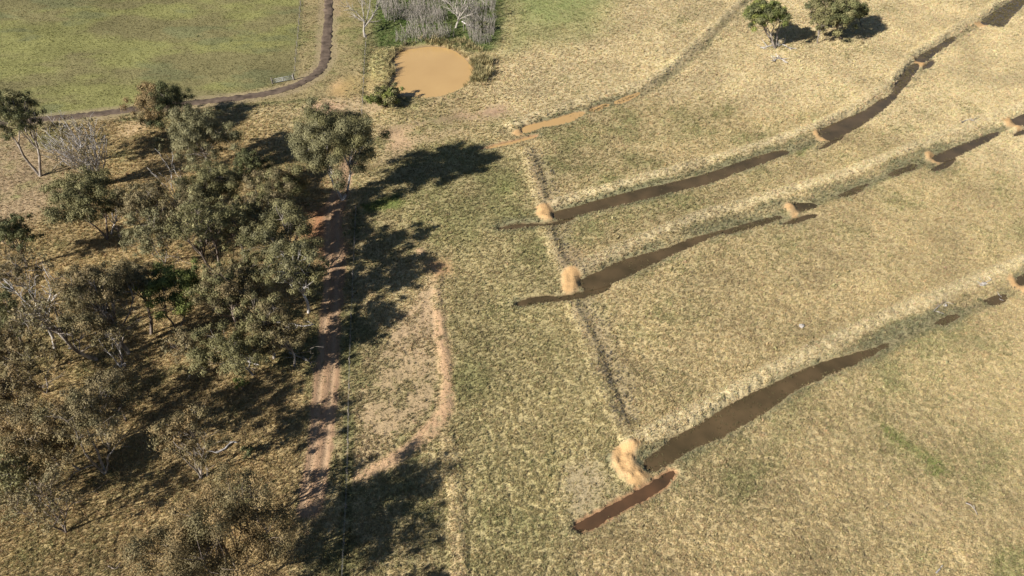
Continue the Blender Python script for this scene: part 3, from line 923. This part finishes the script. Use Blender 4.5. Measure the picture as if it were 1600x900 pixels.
def tree(name, label, cat, crown, half, pal, base=None, zc=9.0, dens=1.0, rz=0.72, wood='dark', stems=1, leaf=0.22, group='trees of the open woodland', pal2=None, dead=0, lobes=None, cs=1.0, twiggy=0, flatb=0.72, stout=1.0):
    TREE_N[0] += 1
    r = np.random.default_rng(1000 + TREE_N[0])
    if base is not None:
        B = at(*base)
        best = None
        for z in np.arange(2.0, 16.0, 0.25):
            q = at(*crown, z)
            e = np.hypot(*(q - B)[:2]) + 0.02 * abs(z - zc)
            if best is None or e < best[0]:
                best = (e, z)
        zc = float(np.clip(best[1], zc * 0.7, zc * 1.35))
        C = at(*crown, zc)
        off = C[:2] - B[:2]
        dlim = 0.6 * zc
        if np.hypot(*off) > dlim:
            B[:2] = C[:2] - off / np.hypot(*off) * dlim
    else:
        C = at(*crown, zc)
        B = np.array([C[0] + r.normal(0, 0.6), C[1] + r.normal(0, 0.6), 0])
    R = half * 1.1 * depth_of(C) / FPX
    RZ = min(R * rz, zc * 0.62)
    B[2] = gz(B[0], B[1]) - 0.1
    # main limbs end in lobes of the crown
    nl = lobes or int(np.clip(7 + R * 1.0, 7, 15))
    LC = []
    for k in range(nl):
        a = 2.399 * k + r.uniform(-0.45, 0.45)
        zz = 1 - (1 + flatb) * (k + 0.5) / nl
        q = math.sqrt(max(0.0, 1 - zz * zz)) * r.uniform(0.42, 0.74)
        LC.append(C + np.array([math.cos(a) * q * R, math.sin(a) * q * R, zz * RZ * r.uniform(0.5, 0.78)]))
    if nl > 5:
        LC.append(C + np.array([0, 0, 0.25 * RZ]))
        nl += 1
    LC = np.array(LC)
    LR = R * r.uniform(0.34, 0.54, nl)
    per = max(4, int(round(4 + R * 0.66)))
    CC, CRad, own = [], [], []
    for k in range(nl):
        m = int(per * r.uniform(0.75, 1.25))
        d = r.normal(0, 1, (m, 3))
        d[:, 2] = d[:, 2] + 0.3
        d /= np.linalg.norm(d, axis=1)[:, None]
        p = LC[k] + d * (LR[k] * r.uniform(0.55, 1.05, (m, 1))) * np.array([1, 1, max(0.5, rz)])
        CC.append(p)
        CRad.append((R * r.uniform(0.09, 0.19, m) + 0.25) * cs)
        own += [k] * m
    CC, CRad, own = np.concatenate(CC), np.concatenate(CRad), np.array(own)
    CC[:, 2] = np.maximum(CC[:, 2], 0.8)
    root = empty(name, B)
    tag(root, label, cat, group)
    loc = lambda P: P - B
    # wood
    tb = Tubes(6)
    tr_r = np.clip(0.0165 * (zc + RZ), 0.08, 0.34) * stout
    fork = []
    for s in range(stems):
        if stems == 1:
            top = C - np.array([0, 0, RZ * 0.55])
            fz = B + (top - B) * r.uniform(0.5, 0.8)
        else:
            a = 2 * math.pi * s / stems + r.uniform(0, 0.6)
            fz = B + (C - B) * 0.55 + np.array([math.cos(a), math.sin(a), 0]) * R * 0.28
        P = curve(B, fz, r, 6, 0.04)
        k = tr_r / math.sqrt(stems)
        tb.add(P, np.linspace(k * 1.25, k * 0.75, 6))
        fork.append((P, k * 0.75))
    for k in range(nl):
        j = int(np.argmin([np.hypot(*(LC[k] - f[0][-1])[:2]) for f in fork]))
        P0, kr = fork[j]
        start = P0[-1] if r.random() < 0.6 else P0[-2]
        P = curve(start, LC[k], r, 6, 0.07, 0.06)
        tb.add(P, np.linspace(kr * 0.7, kr * 0.25, 6))
        for c in np.nonzero(own == k)[0]:
            s0 = P[r.integers(2, 6)]
            Q = curve(s0, CC[c], r, 4, 0.08, 0.05)
            tb.add(Q, np.linspace(kr * 0.24, 0.025, 4), 4)
    for q in range(twiggy):
        a = r.uniform(0, 6.28)
        u_ = math.sqrt(r.random()) * 0.95
        e = C + np.array([math.cos(a) * u_ * R, math.sin(a) * u_ * R, RZ * (1.0 - 0.9 * u_ ** 2) * r.uniform(0.7, 1.1)])
        s0 = B + (C - B) * 0.08
        P = curve(s0, e, r, 7, 0.05, 0.03)
        P[:, :2] = s0[:2] + (e[:2] - s0[:2]) * (np.linspace(0, 1, 7)[:, None] ** 1.25) + (P[:, :2] - s0[:2] - (e[:2] - s0[:2]) * np.linspace(0, 1, 7)[:, None])
        tb.add(P, np.linspace(0.11, 0.03, 7), 4)
        for w in range(4):
            st = P[r.integers(3, 7)]
            tb.add(curve(st, st + np.array([r.normal(0, .7), r.normal(0, .7), r.uniform(.6, 1.8)]), r, 3, 0.08), np.linspace(0.045, 0.02, 3), 3)
    for q in range(dead):
        s0 = fork[q % len(fork)][0][r.integers(2, 6)]
        a = r.uniform(0, 6.28)
        e = s0 + np.array([math.cos(a) * R * 0.8, math.sin(a) * R * 0.8, r.uniform(0.1, 0.6) * RZ])
        P = curve(s0, e, r, 6, 0.1, 0.05)
        tb.add(P, np.linspace(tr_r * 0.4, 0.03, 6), 5)
        for w in range(4):
            st = P[r.integers(2, 5)]
            tb.add(curve(st, st + (e - s0) * 0.3 + r.normal(0, R * 0.16, 3), r, 4, 0.1), np.linspace(tr_r * 0.16, 0.02, 4), 4)
    tb.v = [loc(x) for x in tb.v]
    tb.build('trunk', {'dark': M_bark_dark, 'pale': M_bark_pale, 'white': M_bark_white, 'twig': M_twig}[wood], root)
    # foliage
    if dens > 0:
        cnt = np.maximum(3, (dens * 118 * (CRad / 0.95) ** 2 * (0.30 / leaf) ** 2 * 0.8)).astype(int)
        parts = []
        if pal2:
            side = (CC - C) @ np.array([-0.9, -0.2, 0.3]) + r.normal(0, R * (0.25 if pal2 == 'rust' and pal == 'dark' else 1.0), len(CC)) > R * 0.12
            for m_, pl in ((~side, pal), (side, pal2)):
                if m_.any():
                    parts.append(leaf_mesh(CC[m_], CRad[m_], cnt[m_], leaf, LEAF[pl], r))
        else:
            parts.append(leaf_mesh(CC, CRad, cnt, leaf, LEAF[pal], r))
        V = np.concatenate([p[0] for p in parts])
        cl_ = np.concatenate([p[2] for p in parts])
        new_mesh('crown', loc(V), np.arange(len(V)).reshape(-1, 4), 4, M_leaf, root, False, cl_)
        DBG.append((label, round(zc, 1), round(R, 1), len(V) // 4))
    return root


GT = 'eucalypt_tree'
T = [
    # label, crown px, half px, palette, kwargs
    ('tall dark green gum with forked pale trunks standing alone below the gravel road', (24, 178), 42, 'dark', dict(base=(63, 275), zc=12, rz=0.95, wood='pale', stems=2, pal2='olive')),
    ('bare-looking grey tree of many upright twigs right of the lone forked gum', (122, 228), 50, 'drab', dict(base=(160, 290), zc=8, dens=0.14, wood='white', stems=4, dead=0, rz=0.85, twiggy=52)),
    ('half rust, half dark green gum against the gravel road', (252, 163), 46, 'dark', dict(base=(264, 205), zc=9, wood='pale', pal2='rust', stems=2)),
    ('rounded dense grey-green gum just below the rust and dark green one', (312, 212), 50, 'grey', dict(base=(328, 268), zc=9, rz=0.85, wood='pale', dens=1.25)),
    ('big full-crowned gum with white forked trunk at the top end of the dirt track', (526, 226), 58, 'olive', dict(base=(535, 312), zc=12.5, lobes=17, rz=1.05, wood='white', cs=1.22, dens=1.5, stems=2, pal2='grey')),
    ('broad grey-green gum with leaning dark trunk below the bare-looking grey tree', (128, 308), 58, 'olive', dict(base=(168, 374), zc=8.5, rz=0.5, wood='dark', stems=2)),
    ('small dark green gum with slim white trunk beside the broken stump', (182, 322), 26, 'dark', dict(base=(174, 366), zc=7, wood='white')),
    ('round dark green gum at the left edge above the grey twiggy trees', (18, 362), 38, 'dark', dict(base=(44, 418), zc=8, rz=0.8)),
    ('dull grey gum with bare lower twigs at the left edge', (28, 425), 42, 'drab', dict(base=(60, 480), zc=8, dens=0.4, wood='pale', dead=3)),
    ('grey-brown airy gum between the broad grey-green gum and the yellowish one', (228, 325), 46, 'drab', dict(base=(268, 372), zc=8.5, dens=0.85, wood='pale')),
    ('yellowish olive gum below the rounded dense grey-green gum', (335, 292), 50, 'olive', dict(base=(374, 345), zc=9, dens=1.0, wood='pale', stems=2)),
    ('dark olive gum left of the big full-crowned gum, casting its shadow over the dirt track', (440, 300), 50, 'olive', dict(base=(455, 352), zc=10.5, dens=1.15, pal2='drab')),
    ('dark-leaved low gum tucked behind the dark olive gum', (388, 262), 30, 'dark', dict(zc=6)),
    ('silvery grey gum with forked dark trunk leaning over the deep shadow', (238, 368), 44, 'grey', dict(base=(258, 412), zc=8, dens=0.7, wood='pale', stems=3, dead=2)),
    ('slender gum with two long bare leaning trunks in the middle of the woodland', (305, 350), 44, 'olive', dict(base=(348, 440), zc=10, dens=0.6, stems=2)),
    ('sparse olive gum with thin dark stems next to the two long bare trunks', (362, 345), 40, 'olive', dict(base=(395, 420), zc=9, dens=0.75)),
    ('leafy olive gum spreading over the edge of the dirt track, middle of the row', (432, 372), 58, 'olive', dict(base=(468, 438), zc=11, dens=1.1, wood='pale', pal2='grey')),
    ('pale olive gum whose crown overhangs the dirt track beside a white limb', (462, 420), 52, 'olive', dict(base=(482, 488), zc=10, dens=1.15, wood='white', pal2='grey')),
    ('large orange-brown gum with domed crown in front of the deep shadow', (148, 462), 66, 'brown', dict(base=(202, 553), zc=10.5, dens=1.0, wood='pale', dead=2)),
    ('fresh green gum on two leaning dark trunks, greenest of the woodland', (270, 455), 52, 'green', dict(base=(278, 522), zc=10, dens=1.15, stems=2)),
    ('thin grey-brown gum between the orange-brown dome and the fresh green gum', (218, 440), 34, 'drab', dict(base=(236, 522), zc=10, dens=0.55)),
    ('brown and olive gum right of the fresh green gum', (352, 452), 48, 'brown', dict(base=(372, 522), zc=9.5, dens=1.0, pal2='olive')),
    ('tan-olive gum with a long white dead limb reaching to the track', (418, 498), 48, 'brown', dict(base=(428, 560), zc=9, dens=1.0, wood='pale', dead=3, pal2='olive')),
    ('spreading olive gum at the woodland front with fallen limbs under it', (362, 545), 58, 'olive', dict(base=(396, 586), zc=7.5, dens=0.95, wood='pale', dead=3, rz=0.55)),
    ('sparse grey-brown gum left of the spreading front gum', (296, 540), 34, 'drab', dict(base=(322, 582), zc=7, dens=0.5, wood='pale', dead=2)),
    ('leaning gum with brown thin foliage and a bare trunk slanting to the left', (60, 492), 44, 'drab', dict(base=(152, 562), zc=10, dens=0.28, wood='pale', dead=3)),
    ('dark yellow-green gum under the white dead tree at the left edge', (12, 488), 42, 'dark', dict(base=(36, 538), zc=7.5, dens=0.9, pal2='olive')),
    ('small sparse brown gum with white stem by the slanting trunks', (166, 522), 28, 'brown', dict(base=(188, 574), zc=6.5, dens=0.5, wood='white', stems=2, dead=2)),
    ('low brown gum with pinkish pale stems at the left edge', (38, 572), 50, 'brown', dict(base=(72, 614), zc=6.5, dens=0.55, wood='pale', stems=3, dead=3)),
    ('rusty crowned gum cut by the left edge below the pale-stemmed one', (4, 620), 48, 'rust', dict(zc=8, dens=0.8)),
    ('widest rusty brown gum cut by the lower left edge', (48, 672), 66, 'brown', dict(zc=8.5, leaf=0.2, dens=0.62, wood='pale', dead=2, pal2='rust')),
    ('dark brown gum with three thick pale stems from one base', (136, 650), 66, 'brown', dict(base=(164, 740), zc=9.5, leaf=0.2, dens=0.7, wood='pale', stems=3, dead=3, pal2='drab')),
    ('small dark brown gum behind the three-stemmed gum', (168, 604), 36, 'drab', dict(zc=6, dens=0.9)),
    ('gum with a reddish tuft on top and curled dead limbs', (290, 682), 52, 'brown', dict(base=(314, 746), zc=8, leaf=0.2, dens=0.8, wood='pale', stems=3, dead=4, pal2='rust')),
    ('sparse olive gum with silver dead tops at the lower left edge', (32, 758), 52, 'olive', dict(base=(60, 792), zc=6, dens=0.4, wood='pale', stems=2, dead=4, pal2='brown')),
    ('fan-shaped thin gum with dark leaning trunk above a straight trunk shadow', (70, 780), 56, 'drab', dict(base=(104, 832), zc=7, dens=0.3, stems=3, dead=4)),
    ('huge orange-brown gum crown at the bottom edge, nearest to the camera', (345, 852), 108, 'rust', dict(zc=9.5, dens=0.75, rz=0.7, leaf=0.17, pal2='brown', lobes=18)),
    ('olive-brown smaller gum behind the huge orange-brown crown', (395, 775), 40, 'olive', dict(zc=5, dens=0.35, pal2='brown')),
    ('gum just outside the bottom edge casting a rounded shadow beside the dirt track', (470, 985), 42, 'brown', dict(zc=8, dens=0.9)),
    ('gum outside the bottom edge casting a small shadow on the bare strip', (565, 985), 30, 'brown', dict(zc=7.5, dens=0.9)),
    ('dark grey-green gum wedged between the yellowish gum and the two long bare trunks', (300, 318), 40, 'grey', dict(zc=8, dens=0.9, pal2='drab')),
    ('dull olive gum behind the leafy one over the track', (400, 330), 36, 'olive', dict(zc=9, dens=1.0, pal2='drab', wood='pale')),
    ('brownish olive gum filling the gap left of the pale olive gum', (388, 425), 36, 'olive', dict(zc=9, dens=1.0, pal2='brown', wood='pale')),
    ('tan gum low in the middle of the front row', (446, 520), 38, 'brown', dict(zc=6.5, dens=0.8, wood='pale', dead=2)),
    ('thin brown gum at the left edge below the dull grey one', (6, 540), 44, 'brown', dict(zc=7, dens=0.6, wood='pale')),
    ('rusty low gum right of the wide rusty brown gum', (92, 700), 40, 'rust', dict(zc=6, dens=0.5, wood='pale', dead=1)),
    ('small olive gum at the lower left under the dead silver tops', (8, 730), 48, 'olive', dict(zc=7, dens=0.5, wood='pale', dead=2)),
]
for lab, cr, hf, pal, kw in T:
    tree(GT, lab, 'tree', cr, hf, pal, **kw)
TR = [
    ('lone gum with thick bare trunk and green crown standing in the straw paddock', (1197, 25), 36, 'green', dict(base=(1211, 76), zc=8.0, rz=0.45, flatb=0.1, stout=2.0, wood='pale', stems=3, dens=1.8, pal2='dark', leaf=0.36)),
    ('biggest dark olive tree of the pair in the straw paddock', (1307, 18), 40, 'dark', dict(base=(1316, 62), zc=7.5, rz=0.95, dens=1.3, leaf=0.32, pal2='olive')),
    ('small olive tree with visible trunk touching the left side of the big dark one', (1284, 34), 20, 'olive', dict(base=(1277, 68), zc=6, flatb=0.2, dens=1.3, wood='pale', leaf=0.36)),
    ('small dark tree against the right side of the big dark one', (1343, 18), 13, 'dark', dict(base=(1346, 42), zc=4.5, dens=1.4, leaf=0.36)),
    ('thin pale tree at the top edge behind the big dark one', (1272, 6), 15, 'grey', dict(zc=4, dens=0.6, leaf=0.34, wood='pale')),
]
for lab, cr, hf, pal, kw in TR:
    tree(GT, lab, 'tree', cr, hf, pal, group='trees in the straw paddock', **kw)
# shrubs
SH = [
    ('round grey-green shrub at the left foot of the dense grey-green gum', (247, 226), 13, 'grey', dict(zc=1.6, dens=1.4, rz=0.9, lobes=4)),
    ('large yellow-green bush on the near bank of the orange dam', (602, 152), 29, 'olive', dict(zc=1.9, dens=1.5, rz=0.6, pal2='green', leaf=0.36)),
    ('tiny fresh green bush in the shade near the front of the woodland', (375, 600), 11, 'green', dict(zc=0.9, dens=1.4, rz=0.8, lobes=4)),
    ('small green bush at the shadow tip beside the curled white limbs', (387, 705), 12, 'dark', dict(zc=0.9, dens=1.2, rz=0.8, lobes=4)),
    ('purplish dark little shrub on the bank of the nearest swale', (1272, 541), 7, 'drab', dict(zc=0.5, dens=1.5, rz=0.8, lobes=3)),
    ('dark green shrub at the foot of the bleached dead tree right of the thicket', (757, 42), 14, 'dark', dict(zc=1.4, dens=1.4, lobes=4, leaf=0.36)),
    ('low olive-brown scrub under the grey gums at the woodland top', (80, 196), 14, 'drab', dict(zc=1.0, dens=1.0, lobes=4)),
]
for lab, cr, hf, pal, kw in SH:
    tree('shrub', lab, 'shrub', cr, hf, pal, group='shrubs', **kw)


def dead_tree(label, base, tips, seed, rad=0.35, name='dead_tree', group='dead trees', mat=None, twigs=7, mid=None):
    r = np.random.default_rng(seed)
    B = at(*base)
    B[2] = gz(B[0], B[1]) - 0.1
    root = empty(name, B)
    tag(root, label, 'dead tree', group)
    tb = Tubes(6)
    F0 = at(*mid[:2], mid[2])
    P = curve(B, F0, r, 6, 0.04)
    tb.add(P - B, np.linspace(rad, rad * 0.7, 6))
    for (u, v, z) in tips:
        e = at(u, v, z)
        s = P[r.integers(3, 6)]
        Q = curve(s, e, r, 7, 0.07, 0.05)
        tb.add(Q - B, np.linspace(rad * 0.55, 0.05, 7))
        L = np.linalg.norm(e - s)
        for w in range(twigs):
            st = Q[r.integers(2, 7)]
            d = (e - s) / L + r.normal(0, 0.55, 3)
            q = curve(st, st + d * L * r.uniform(0.18, 0.42), r, 5, 0.08)
            tb.add(q - B, np.linspace(rad * 0.2, 0.03, 5), 4)
            for w2 in range(2):
                st2 = q[r.integers(1, 5)]
                tb.add(curve(st2, st2 + (d + r.normal(0, 0.6, 3)) * L * 0.14, r, 3, 0.08) - B, np.linspace(rad * 0.1, 0.025, 3), 4)
    tb.build('trunk', mat or M_bark_white, root)


dead_tree('bleached bare tree with spreading limbs at the left end of the grey thicket', (570, 58), [(545, 10, 6.5), (562, -8, 8.5), (580, -15, 9), (596, -4, 7.5), (590, 14, 5), (553, 24, 4.5)], 41, 0.32, mid=(569, 34, 3.2), twigs=11, mat=M_twig)
dead_tree('bleached bare tree at the right end of the grey thicket', (712, 44), [(690, -4, 7), (712, -15, 9), (735, -12, 8.5), (757, -4, 7), (742, 20, 4.0), (700, 12, 5)], 42, 0.36, mid=(717, 28, 2.6), twigs=11, mat=M_twig)
dead_tree('silver dead tree with bare crooked limbs at the left of the woodland', (86, 545), [(56, 452, 12), (84, 436, 13.5), (24, 455, 11), (46, 490, 8.5), (90, 462, 12), (30, 500, 8)], 43, 0.26, mid=(70, 500, 6), twigs=5)
dead_tree('white dead branches rising above the yellowish olive gum', (286, 330), [(252, 285, 6), (268, 274, 7.5), (284, 282, 6.5), (240, 300, 5)], 44, 0.14, mid=(278, 315, 2.4), twigs=4)


# broken stump
def stump(label, base, h, rad, seed):
    r = np.random.default_rng(seed)
    B = at(*base)
    B[2] = gz(B[0], B[1]) - 0.1
    root = empty('tree_stump', B)
    tag(root, label, 'stump')
    tb = Tubes(8)
    tb.add(np.array([[0, 0, 0], [0, 0, 0.3], [0.05, 0, h * 0.6], [0.1, 0.05, h]]), np.array([rad * 1.5, rad * 1.1, rad, rad * 0.9]))
    for k in range(3):
        a = k * 2.1
        tb.add(np.array([[0.1 + rad * .5 * math.cos(a), 0.05 + rad * .5 * math.sin(a), h - 0.1], [0.1 + rad * .6 * math.cos(a), rad * .6 * math.sin(a), h + r.uniform(.2, .6)]]), np.array([rad * 0.4, 0.05]), 4)
    tb.build('trunk', M_bark_dark, root)
    # side branch stub
    sb = Tubes(6)
    sb.add(np.array([[0.05, 0, h * .7], [-0.5, 0.1, h * 1.0], [-0.7, 0.1, h * 1.3]]), np.array([rad * .4, rad * .3, .05]))
    sb.build('branch_stub', M_bark_pale, root)


stump('broken dark stump with pale split top beside the slim white trunk', (189, 369), 2.2, 0.3, 51)
stump('short thin dead stump right of the small sparse brown gum', (196, 572), 2.4, 0.14, 52)


# ------------------------------------------------------------------ fallen branches, logs, rocks
def fallen(label, pts, seed, rad=0.14, twigs=5, mat=None, L=2.0, name='fallen_branch', group='fallen dead wood'):
    r = np.random.default_rng(seed)
    P = np.array([at(*p) for p in pts])
    P = densify(P, False, 3)
    P[:, 2] = fields(P[:, 0], P[:, 1])['Z'] + rad * 0.8 + 0.06
    B = P[0].copy()
    tb = Tubes(6)
    tb.add(P - B, np.linspace(rad, rad * 0.4, len(P)))
    for k in range(twigs):
        s = P[r.integers(0, len(P))]
        a = r.uniform(0, 6.28)
        e = s + np.array([math.cos(a), math.sin(a), 0.25 + r.uniform(0, .35)]) * L * r.uniform(0.4, 1)
        tb.add(curve(s, e, r, 4, 0.1) - B, np.linspace(rad * 0.55, 0.03, 4), 4)
    o = tb.build(name, mat or M_bark_white, None)
    o.location = B
    return tag(o, label, 'fallen branch', group)


fallen('white fallen limbs spread round the foot of the lone gum in the straw paddock', [(1188, 76), (1205, 73), (1222, 71), (1236, 79)], 61, 0.2, 12, L=3.0)
fallen('small white heap of dead branches below the lone paddock gum', [(1208, 97), (1216, 92), (1230, 99)], 62, 0.2, 12, L=2.2)
fallen('pale fallen limb on the ground right of the bleached tree behind the dam', [(722, 35), (742, 45), (764, 47)], 63, 0.2, 9, L=3)
fallen('grey dead sticks lying on the bank of the nearest swale', [(1456, 489), (1466, 480), (1476, 474)], 64, 0.1, 7, M_twig, 1.5)
fallen('small pale dead sticks beside the bare plug of the nearest swale', [(1528, 450), (1536, 446), (1546, 442)], 65, 0.1, 6, L=1.4)
fallen('split pale log lying in the grass at the lower right', [(1508, 787), (1516, 790), (1524, 799)], 66, 0.11, 2, M_bark_pale, 0.9)
fallen('short white stick at the bottom edge of the pasture', [(1462, 896), (1469, 888)], 67, 0.12, 1, L=0.6)
fallen('long white limb lying across the grass beside the dirt track', [(432, 505), (450, 506), (474, 511), (490, 508)], 68, 0.16, 4)
fallen('curled white dead limb in the shade right of the reddish-tufted gum', [(338, 708), (352, 702), (362, 692), (371, 692)], 69, 0.16, 3, L=1.2)
fallen('pale limbs heaped under the spreading front gum', [(362, 566), (385, 566), (402, 572)], 70, 0.18, 9, L=2.6)
fallen('grey limb fallen below the small sparse brown gum', [(108, 547), (117, 544)], 71, 0.15, 1, L=0.8)
fallen('dark dead branches on the ground under the tan-olive gum', [(452, 552), (470, 560), (486, 568)], 72, 0.14, 7, M_bark_pale, 2.0)
fallen('pale sticks lying in the swale by the small weedy puddle', [(1556, 470), (1566, 462)], 73, 0.1, 4, L=1.0)
fallen('grey fallen branch on the bank beyond the oblong orange plug', [(1500, 198), (1508, 192), (1518, 195)], 74, 0.14, 6, M_twig, 1.6)
fallen('thin dark stick in the grass under the huge bottom-edge crown', [(170, 885), (180, 890), (188, 887)], 75, 0.09, 2, M_bark_dark, 0.8)


def rock(label, uv, s, seed):
    r = np.random.default_rng(seed)
    import bmesh
    bm = bmesh.new()
    bmesh.ops.create_icosphere(bm, subdivisions=2, radius=s)
    for v in bm.verts:
        v.co = v.co * r.uniform(0.82, 1.15)
        v.co.z *= 0.6
    me = bpy.data.meshes.new('rock')
    bm.to_mesh(me)
    bm.free()
    me.materials.append(M_rock)
    o = bpy.data.objects.new('rock', me)
    p = at(*uv)
    o.location = (p[0], p[1], gz(p[0], p[1]) + s * 0.35)
    COL.objects.link(o)
    tag(o, label, 'rock', 'pale rocks')


rock('single white rock in the pasture above the nearest swale', (1252, 510), 0.42, 81)
rock('pale rock at the grey sticks on the swale bank', (1476, 478), 0.35, 82)
rock('pale rock lying by the sticks near the bare plug', (1532, 448), 0.32, 83)


# ------------------------------------------------------------------ fences and gate
def fence(label, pts, gap, hgt, rad, seed, big=()):
    r = np.random.default_rng(seed)
    P = np.array([at(*p)[:2] for p in pts])
    seg = np.linalg.norm(np.diff(P, axis=0), axis=1)
    cum = np.concatenate([[0], np.cumsum(seg)])
    nn = int(cum[-1] / gap)
    sd = np.linspace(0, cum[-1], nn + 1)
    X = np.interp(sd, cum, P[:, 0])
    Y = np.interp(sd, cum, P[:, 1])
    Z = fields(X, Y)['Z']
    root = empty('wire_fence', (X[0], Y[0], Z[0]))
    tag(root, label, 'fence', 'wire fences')
    B = np.array([X[0], Y[0], Z[0]])
    me0 = None
    for k in range(nn + 1):
        tb = Tubes(6)
        hh = hgt * r.uniform(0.9, 1.15)
        tl = r.normal(0, 0.06, 2)
        tb.add(np.array([[0, 0, -0.2], [tl[0] * .5, tl[1] * .5, hh * .5], [tl[0], tl[1], hh]]), np.array([rad, rad, rad * 0.9]))
        o = tb.build('post', M_post, root)
        o.location = np.array([X[k], Y[k], Z[k]]) - B
    for w in (0.45, 0.8, 1.12):
        tb = Tubes(4)
        tb.add(np.stack([X, Y, Z + w * hgt / 1.25], 1) - B, np.full(nn + 1, 0.008))
        tb.build('wire', M_wire, root)


fence('wire fence along the right side of the green paddock beside the gravel road', [(474, -60), (471, 0), (466, 60), (460, 124)], 4.5, 1.3, 0.11, 91)
fence('wire fence running down past the dam bush towards the big gum', [(573, 60), (570, 100), (567, 170), (563, 215)], 5.0, 1.3, 0.11, 92)
fence('long wire fence beside the dirt track from the big gum to the bottom edge', [(557, 330), (553, 420), (549, 520), (546, 620), (544, 740), (538, 860), (536, 910)], 4.5, 1.3, 0.09, 93)

g0, g1 = at(427, 131), at(458, 125)
root = empty('farm_gate', (g0[0], g0[1], gz(g0[0], g0[1])))
tag(root, 'pale pipe gate standing open at the corner of the green paddock', 'gate')
d = (g1 - g0)
d[2] = 0
for z in (0.25, 0.5, 0.8, 1.15):
    tb = Tubes(6)
    tb.add(np.array([[0, 0, z], d * 0.5 + [0, 0, z], d + [0, 0, z]]), np.full(3, 0.045))
    tb.build('rail', M_galv, root)
for q in (0.0, 0.5, 1.0):
    tb = Tubes(6)
    tb.add(np.array([d * q + [0, 0, 0.15], d * q + [0, 0, 0.7], d * q + [0, 0, 1.2]]), np.full(3, 0.05))
    tb.build('upright', M_galv, root)
for q, nm in ((-0.03, 'post'), (1.04, 'post')):
    tb = Tubes(8)
    tb.add(np.array([d * q + [0, 0, -0.2], d * q + [0, 0, 0.7], d * q + [0, 0, 1.55]]), np.full(3, 0.16))
    tb.build(nm, M_post, root)

# ------------------------------------------------------------------ bare grey thicket behind the dam
P_TH = W([(588, -30), (775, -30), (772, 60), (765, 72), (740, 70), (728, 52), (700, 62), (660, 74), (640, 78), (618, 68), (606, 40), (592, 10)])
r = np.random.default_rng(99)
tb = Tubes(3)
lo, hi = P_TH.min(0), P_TH.max(0)
px = r.uniform(lo[0], hi[0], 5200)
py = r.uniform(lo[1], hi[1], 5200)
cl = fbm(px, py, 5.0, 8.0, 3)
ok = inside(px, py, P_TH) & (r.random(5200) < smooth(0.34, 0.58, cl)) & (sdf(px, py, POND_P, 40) > 1.5)
px, py = px[ok], py[ok]
pz = fields(px, py)['Z']
for x, y, z in zip(px, py, pz):
    h = r.uniform(2.0, 4.2)
    a = r.uniform(0, 6.28)
    l = r.uniform(0.05, 0.5)
    p0 = np.array([x, y, z - 0.1])
    p1 = p0 + np.array([math.cos(a) * l * h * .4, math.sin(a) * l * h * .4, h * 0.55])
    p2 = p0 + np.array([math.cos(a) * l * h, math.sin(a) * l * h, h])
    tb.add(np.array([p0, p1, p2]), np.array([0.05, 0.036, 0.015]))
    for q in range(2):
        f = r.uniform(0.3, 0.8)
        s = p0 * (1 - f) + p2 * f
        e = s + np.array([r.normal(0, .3), r.normal(0, .3), h * 0.3])
        tb.add(np.array([s, (s + e) / 2 + r.normal(0, .04, 3), e]), np.array([0.028, 0.022, 0.012]))
tag(tb.build('bare_thicket', M_twig, None), 'dense grey thicket of leafless saplings behind the dam', None, None, 'stuff')

print('TREES', len(DBG), 'leaves', sum(d[3] for d in DBG), 'tufts', NT, 'stems', len(px))
for d in DBG: print('  ', d)
